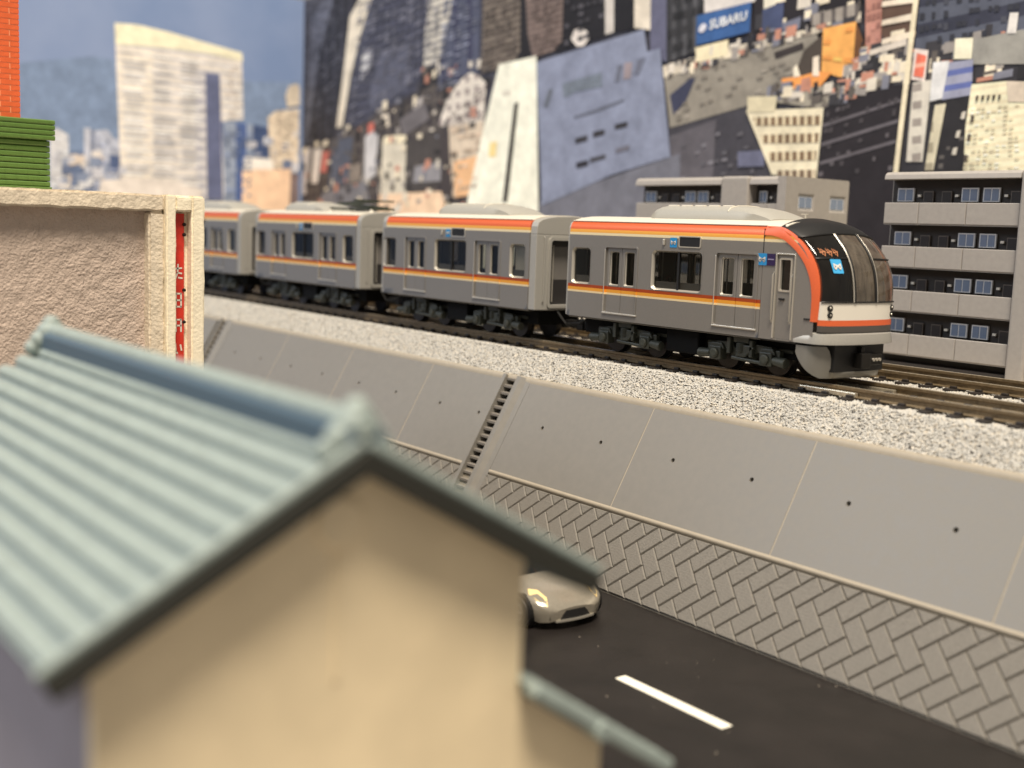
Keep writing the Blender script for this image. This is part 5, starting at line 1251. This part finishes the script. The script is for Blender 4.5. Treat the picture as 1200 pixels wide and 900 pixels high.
for s in (-1, 1):
    for x in (-.38, -2.22):
        w = MB(); w.cyl((x, s*.47, .195), (x, s*.635, .195), .195, n=26); ty = w.build('wheel', mat('tyre_black', (22, 20, 19), .6), car, bevel=.02)
        w = MB(); w.cyl((x, s*.60, .195), (x, s*.642, .195), .125, .12, n=20)
        for k in range(5):
            a = k*2*math.pi/5; w.tube([(x, s*.646, .195), (x+.11*math.cos(a), s*.644, .195+.11*math.sin(a))], .018, 6)
        w.build('rim', mat('rim_silver', (150, 146, 138), .25, .8), ty)
        w = MB()
        for r_, in ((.225,),): w.cyl((x, s*.50, .20), (x, s*.616, .20), .232, n=26)
        w.build('wheel_arch', m_black, car)
    h = MB(); pts = [(-.40, .47, .437), (-.30, .53, .405), (-.10, .50, .335), (-.03, .42, .30), (-.12, .37, .375), (-.28, .40, .44)]
    h.loft([[(x, s*y, z+.012) for x, y, z in pts], [(x-.01, s*y*.98, z+.03) for x, y, z in pts]]); h.build('headlight', mat('headlight_amber', (240, 212, 150), .15), car, smooth=40)
    v = MB(); v.prism([(-.03, .14), (.0, .14), (.0, .26), (-.03, .26)], 'y', min(s*.34, s*.40), max(s*.34, s*.40)); v.build('air_intake', m_black, car)
g = MB(); g.loft([[(.040-abs(y)**2*.40, y, .245), (.056-abs(y)**2*.40, y, .135), (-.05, y, .135), (-.05, y, .245)] for y in [-.33+.066*k for k in range(11)]]); g.build('grille', m_black, car)
g = MB(); g.loft([[(.07-abs(y)**2*.35, y, .135), (.07-abs(y)**2*.35, y, .105), (.0, y, .105), (.0, y, .135)] for y in [-.32+.064*k for k in range(11)]]); g.build('bumper', mat('chrome_lip', (226, 220, 206), .2, .7), car, smooth=40)
for s in (-1, 1):
    g = MB(); g.box(-1.15, -1.02, min(s*.58, s*.70), max(s*.58, s*.70), .56, .63); g.build('mirror', m_car, car, bevel=.02)

# ================================================================== FOREGROUND HOUSE
m_tile = mat('pale_green_tile', (144, 156, 152), .5, 0, (8, .12), (25, .15))
m_tiled = mat('valley_shade_tile', (120, 132, 134), .55, 0, (8, .12))  # deck between the ribs: valley shade put into a darker tile colour
m_verge = mat('dark_green_verge', (42, 42, 36), .55)
m_wall = mat('cream_house_wall', (238, 219, 182), .6, 0, (1.6, .06), (30, .05))
m_sidewall = mat('cool_lit_side_wall', (142, 138, 150), .6, 0, (2, .06))  # lavender tint: cool light on the cream side walls put into the colour
HX0, HX1, HY, HZ = 1.15, 9.82, -11.08, .40
HB = -4.98                                              # foot of the walls before the house is set to its real size
house = thing('model_house', 'cream gabled model house with pale green ribbed roof, large and blurred in front', 'house', (9.5, HY, ROAD_Z))
def hp(mb, name, mats, **k):
    o = mb.build(name, mats, None, **k); o.parent = house; o.matrix_parent_inverse = Matrix.Translation((9.5, HY, ROAD_Z)).inverted(); return o
Y0, Y1 = -13.18, -9.23
tan = 1.40/2.48
f = MB(); f.prism([(Y0, HB), (Y1, HB), (Y1, HZ-.12-(Y1-HY)*tan), (HY, HZ-.12), (Y0, HZ-.12-(HY-Y0)*tan)], 'x', 9.40, 9.52); hp(f, 'gable_wall', m_wall)
f = MB(); f.prism([(Y0, HB), (Y1, HB), (Y1, HZ-.12-(Y1-HY)*tan), (HY, HZ-.12), (Y0, HZ-.12-(HY-Y0)*tan)], 'x', 1.5, 1.62); hp(f, 'gable_wall', m_wall)
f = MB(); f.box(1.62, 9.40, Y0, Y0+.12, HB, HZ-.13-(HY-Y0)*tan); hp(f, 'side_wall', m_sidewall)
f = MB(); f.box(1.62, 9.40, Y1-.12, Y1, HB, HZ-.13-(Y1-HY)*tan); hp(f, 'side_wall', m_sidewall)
f = MB(); f.cyl((9.50, -11.17, -.19), (9.56, -11.17, -.19), .235, .21, n=28); hp(f, 'gable_vent', m_wall, bevel=.015)
f = MB(); f.box(9.50, 9.535, -11.21, -11.15, -1.55, -.45); hp(f, 'gable_batten', m_wall, bevel=.01)
for s in (-1, 1):                                       # roof decks and their ribs
    yE = HY + s*2.5; zE = HZ-2.5*tan; n = Vector((0, s*tan, 1)).normalized()
    f = MB(); a = Vector((0, HY, HZ+.02)); e = Vector((0, yE, zE+.02)); t = -n*.14
    f.loft([[(x, a.y, a.z), (x, e.y, e.z), (x, e.y+t.y, e.z+t.z), (x, a.y, a.z-.16)] for x in (HX0, HX1)]); f.m[0] = 1; o_ = hp(f, 'roof_deck', [m_verge, m_tiled])
    d = (e-a); Ls = d.length; d.normalize(); K = 11; pit = Ls/K
    for k in range(K):
        c = a + d*(pit*(k+.5)); rr = pit*.60; 
        prof = []
        for j in range(9):
            an = math.pi*j/8; prof.append(c + d*(math.cos(an)*pit*.36) + n*(.012+math.sin(an)*pit*.27))
        prof = [c+d*pit*.36] + prof + [c-d*pit*.36]
        f = MB(); f.loft([[(x, p.y, p.z) for p in prof] for x in (HX0-.02, HX1-.10)]); hp(f, 'tile_course', m_tile, smooth=50)
    f = MB(); nn = n*.13
    f.loft([[(x, a.y+nn.y, a.z+nn.z), (x, e.y+nn.y+d.y*.04, e.z+nn.z+d.z*.04), (x, e.y+d.y*.04+nn.y*.35, e.z+d.z*.04+nn.z*.35), (x, a.y, a.z+nn.z*.35)] for x in (HX1-.09, HX1-.02)]); hp(f, 'verge_tile', m_tile, bevel=.03, segs=3)
    f = MB(); f.loft([[(x, a.y, a.z+nn.z*.34), (x, e.y+nn.y*.34+d.y*.03, e.z+nn.z*.34+d.z*.03), (x, e.y+d.y*.03-nn.y*1.0, e.z+d.z*.03-nn.z*1.0), (x, a.y, a.z-.17)] for x in (HX1-.09, HX1+.02)]); hp(f, 'verge_board', m_verge, bevel=.01)
f = MB(); prof = [(-.17, -.02), (-.16, .20), (-.08, .25), (0, .26), (.08, .25), (.16, .20), (.17, -.02)]
f.loft([[(x, HY+y, HZ+z) for y, z in prof] for x in (HX0+.1, HX1-.05)]); f.m = [0]*len(f.m); rg = hp(f, 'ridge', mat('shadow_blue_ridge', (72, 92, 108), .55), smooth=40)  # shadow below the ridge cap put into the dark blue colour
f = MB(); f.cyl((HX0+.1, HY, HZ+.25), (HX1-.05, HY, HZ+.25), .10, n=14); hp(f, 'ridge_cap', m_tile, smooth=50)
def ornament(x):
    bm = bmesh.new()
    for (dx, dy, dz, r) in ((0, 0, .20, .20), (0, -.14, .12, .14), (0, .14, .12, .14), (0, 0, .34, .12), (-.02, -.24, .02, .11), (-.02, .24, .02, .11)):
        q = bmesh.ops.create_uvsphere(bm, u_segments=18, v_segments=12, radius=r)
        bmesh.ops.translate(bm, verts=q['verts'], vec=(x+dx, HY+dy, HZ+dz))
    me = bpy.data.meshes.new('ridge_ornament'); bm.to_mesh(me); bm.free(); me.materials.append(m_tile)
    me.polygons.foreach_set('use_smooth', [True]*len(me.polygons))
    o = bpy.data.objects.new('ridge_ornament', me); COL.objects.link(o); o.parent = house; o.matrix_parent_inverse = Matrix.Translation((9.5, HY, ROAD_Z)).inverted()
ornament(HX1-.22); ornament(HX0+.15)
# lean-to on the road side
lw, le = (-9.24, -1.84), (-7.40, -3.06)
f = MB(); f.prism([(Y1, HB), (-8.16, HB), (-8.16, -2.80), (Y1, -2.06)], 'x', 5.0, 9.50); hp(f, 'lean_to_wall', m_wall)
lt = (le[1]-lw[1])/(le[0]-lw[0])
f = MB(); f.prism([(lw[0], lw[1]-.10), (le[0], le[1]-.10), (le[0], le[1]-.20), (lw[0], lw[1]-.20)], 'x', 4.8, 9.70); hp(f, 'lean_to_deck', m_verge)
dl = Vector((0, le[0]-lw[0], le[1]-lw[1])); Ls = dl.length; dl.normalize(); nl = Vector((0, -dl.z, dl.y))
for k in range(10):
    c = Vector((0, lw[0], lw[1]-.10)) + dl*(Ls/10*(k+.5)); pit = Ls/10
    prof = [c+dl*pit*.5] + [c+dl*(math.cos(math.pi*j/8)*pit*.5)+nl*(math.sin(math.pi*j/8)*pit*.42) for j in range(9)] + [c-dl*pit*.5]
    f = MB(); f.loft([[(x, p.y, p.z) for p in prof] for x in (4.8, 9.62)]); hp(f, 'tile_course', m_tile, smooth=50)
f = MB(); A_ = Vector((0, lw[0], lw[1]-.08)); B_ = Vector((0, le[0], le[1]-.08))
f.loft([[(x, (q+nl*h).y, (q+nl*h).z) for q, h in ((A_, .06), (B_, .06), (B_, -.10), (A_, -.10))] for x in (9.62, 9.80)]); hp(f, 'verge_tile', m_tile, bevel=.05, segs=3)
f = MB(); f.cyl((9.6, -8.42, -2.52), (9.84, -8.42, -2.52), .10, n=12); hp(f, 'verge_knob', m_tile, bevel=.02)

house.location = (11.193, -12.038, -2.433); house.scale = (.8, .8, .8)

# ================================================================== CREAM WALL WITH RED SIGN
m_stucco = mat('beige_stucco', (196, 178, 164), .85, 0, (4, .06, 8), (22, .8))
m_rim = mat('cream_plaster', (222, 208, 186), .75, 0, (5, .10, 8), (16, .5))
m_pillar = mat('cream_pillar', (250, 238, 212), .7, 0, (8, .06, 6), (20, .25))
wb = thing('cream_building', 'cream rough plaster building face with a recessed panel and a corner pillar', 'building', (-1.5, -9.5, ROAD_Z))
def wp(mb, name, mats, **k):
    o = mb.build(name, mats, None, **k); o.parent = wb; o.matrix_parent_inverse = Matrix.Translation((-1.5, -9.5, ROAD_Z)).inverted(); return o
f = MB(); f.box(-7.5, -1.78, -15, -7.80, ROAD_Z, 2.54); wp(f, 'core', m_rim, bevel=.03)
mbp = MB(); ny, nz = 110, 90                              # rough stucco panel, real relief
for i in range(ny+1):
    for j in range(nz+1):
        y = -15+i*(6.40/ny); z = -3.4+j*(5.80/nz)
        h = noise.fractal(Vector((y*8.5, z*8.5, 1.7)), .8, 2.0, 4)*.022
        mbp.v.append((-1.70+h, y, z))
for i in range(ny):
    for j in range(nz):
        a = i*(nz+1)+j; mbp.f.append((a, a+nz+1, a+nz+2, a+1)); mbp.m.append(0)
wp(mbp, 'stucco_panel', m_stucco, solid=False, smooth=40)
def rough_box(x0, x1, y0, y1, z0, z1, name, M, amp=.02, n=40):
    bm = bmesh.new(); bmesh.ops.create_cube(bm, size=1)
    for v in bm.verts: v.co = Vector(((x0+x1)/2+v.co.x*(x1-x0), (y0+y1)/2+v.co.y*(y1-y0), (z0+z1)/2+v.co.z*(z1-z0)))
    ln = max(y1-y0, z1-z0)
    long_e = [e for e in bm.edges if e.calc_length() > ln*.9]
    bmesh.ops.bevel(bm, geom=list(bm.edges), offset=min(x1-x0, y1-y0, z1-z0)*.12, segments=2, affect='EDGES')
    bmesh.ops.subdivide_edges(bm, edges=[e for e in bm.edges if e.calc_length() > ln*.6], cuts=n, use_grid_fill=True)
    for v in bm.verts: v.co += Vector((noise.noise(v.co*6), noise.noise(v.co*6+Vector((9, 0, 0))), noise.noise(v.co*6+Vector((0, 9, 0)))))*amp
    me = bpy.data.meshes.new(name); bm.to_mesh(me); bm.free(); me.materials.append(M)
    me.polygons.foreach_set('use_smooth', [True]*len(me.polygons)); me.set_sharp_from_angle(angle=math.radians(45))
    o = bpy.data.objects.new(name, me); COL.objects.link(o); o.parent = wb; o.matrix_parent_inverse = Matrix.Translation((-1.5, -9.5, ROAD_Z)).inverted(); return o
rough_box(-1.9, -1.47, -15, -8.44, 2.32, 2.60, 'top_rim', m_rim, .022, 60)
rough_box(-1.9, -1.49, -8.70, -8.43, -3.55, 2.31, 'side_rim', m_rim, .02, 40)
# pillar with a slot, as four bars round the slot
rough_box(-1.9, -1.40, -8.43, -8.27, -3.58, 2.60, 'pillar_bar', m_pillar, .012, 30)
rough_box(-1.9, -1.40, -8.00, -7.77, -3.58, 2.60, 'pillar_bar', m_pillar, .012, 30)
rough_box(-1.9, -1.405, -8.29, -7.98, 2.33, 2.595, 'pillar_head', m_pillar, .012, 8)
rough_box(-1.9, -1.405, -8.29, -7.98, -3.58, -1.2, 'pillar_foot', m_pillar, .012, 12)
f = MB(); f.box(-1.9, -1.62, -8.28, -7.99, -1.25, 2.34); wp(f, 'slot_back', m_pillar)
# red signboard hanging in the slot
sg = thing('red_signboard', 'narrow red vertical signboard with white characters set in the cream pillar', 'sign', (-1.6, -8.17, -1.15))
def sp_(mb, name, mats, **k):
    o = mb.build(name, mats, None, **k); o.parent = sg; o.matrix_parent_inverse = Matrix.Translation((-1.6, -8.17, -1.15)).inverted(); return o
f = MB(); f.box(-1.61, -1.56, -8.268, -8.07, -1.15, 2.30); sp_(f, 'board', mat('red_sign', (206, 52, 36), .5, 0, (6, .18, 5)), bevel=.006)
PS = lambda p: (-1.556, -8.17+p[0], p[1]); f = MB(); w = .028
def ch(zc, strokes):
    for st in strokes: stroke(f, [(x*.9, zc+z) for x, z in st], w, PS)
ch(1.33, [[(-.07, .05), (.06, .06)], [(-.01, .12), (-.02, -.02), (-.06, -.12)], [(.0, -.02), (.06, -.03)], [(.0, -.10), (.07, -.11)]])
ch(.85, [[(-.05, .11), (.05, .11), (.05, -.11), (-.05, -.11), (-.05, .11)], [(-.05, 0), (.05, 0)]])
ch(.42, [[(-.05, .10), (-.05, -.10)], [(.05, .10), (.05, -.10)], [(-.05, 0), (.05, 0)], [(-.05, .10), (.05, .10)]])
ch(.02, [[(-.06, .09), (-.05, -.04), (-.02, -.07)], [(.04, .07), (.06, -.02)]])
ch(-.38, [[(-.05, .10), (.05, .09), (-.04, .01), (.05, .0), (.05, -.09), (-.04, -.12)]])
ch(-.78, [[(-.06, .06), (.06, .07)], [(0, .1), (0, -.1)], [(-.06, -.1), (.06, -.09)]])
sp_(f, 'characters', m_white, solid=False)
for z in (2.12, 1.95, 1.02, .48, -.6):
    f = MB(); f.cyl((-1.562, -8.075, z), (-1.53, -8.07, z), .032, .026, n=10); sp_(f, 'clip', m_black, smooth=40)

# ================================================================== GREEN AND BRICK BUILDING on its roof
gb = thing('brick_building', 'orange brick building over a green ribbed base, on the cream building roof', 'building', (-3.2, -10, 2.56))
def gp(mb, name, mats, **k):
    o = mb.build(name, mats, None, **k); o.parent = gb; o.matrix_parent_inverse = Matrix.Translation((-3.2, -10, 2.56)).inverted(); return o
GX = -3.0
m_green = mat('green_plastic', (86, 117, 50), .45, 0, (12, .08))
m_obrick = mat('orange_brick', (224, 100, 50), .55, 0, (16, .10)); m_mort = mat('brick_joint', (246, 176, 130), .7)
f = MB(); f.box(-6, GX-.05, -14, -9.87, 2.56, 3.74); gp(f, 'base_core', m_green)
f = MB(); f.box(-6, GX+.02, -14, -9.81, 2.56, 2.66); gp(f, 'foot', m_green, bevel=.01)
src = None
def slat(z, yr, h, x):
    f = MB(); f.loft([[(x-.08, y, z), (x-.012, y, z+.004), (x, y, z+.02), (x, y, z+h*.72), (x-.02, y, z+h*.92), (x-.08, y, z+h*.95)] for y in (-14, yr)])
    for k in range(22):                       # pressed joints stand a hair proud on each rib
        y = yr - .09 - k*.18 - (.09 if int(z*100) % 2 else 0); f.box(x-.01, x+.006, y-.006, y+.006, z+.025, z+h*.70)
    gp(f, 'slat', m_green)
nb = 8
for k in range(nb): slat(2.66+k*.096, -9.835, .096, GX)
for k in range(4): slat(3.43+k*.085, -9.765, .085, GX+.07)
f = MB(); f.box(-6, GX+.05, -14, -9.80, 3.44, 3.755); gp(f, 'ledge_core', m_green)
f = MB(); f.box(-5, GX-.13, -11.82, -10.276, 3.75, 6.44); gp(f, 'wall_core', m_obrick)
f = MB(); f.box(GX-.13, GX-.103, -11.81, -10.28, 3.755, 6.40); gp(f, 'mortar_face', m_mort)
f = MB(); f.box(-5.05, GX-.06, -11.86, -10.24, 6.44, 6.56); gp(f, 'parapet', m_green, bevel=.02)
bmesh_src = None
for r_ in range(30):
    z = 3.77+r_*.088
    off = .16 if r_ % 2 else 0
    for k in range(5):
        y1 = -10.272 - k*.32 + off
        y0 = y1-.305; y1 = min(y1, -10.272)
        y0 = max(y0, -11.82)
        if y1-y0 < .05: continue
        key = round(y1-y0, 3)
        if bmesh_src is None: bmesh_src = {}
        if key not in bmesh_src:
            f = MB(); f.box(GX-.14, GX-.095, -(y1-y0), 0, 0, .072); o = gp(f, 'brick', m_obrick); bmesh_src[key] = o
        else:
            o = bmesh_src[key].copy(); COL.objects.link(o); o.parent = gb
        o.location = (0, y1, z); o.matrix_parent_inverse = Matrix.Translation((-3.2, -10, 2.56)).inverted()
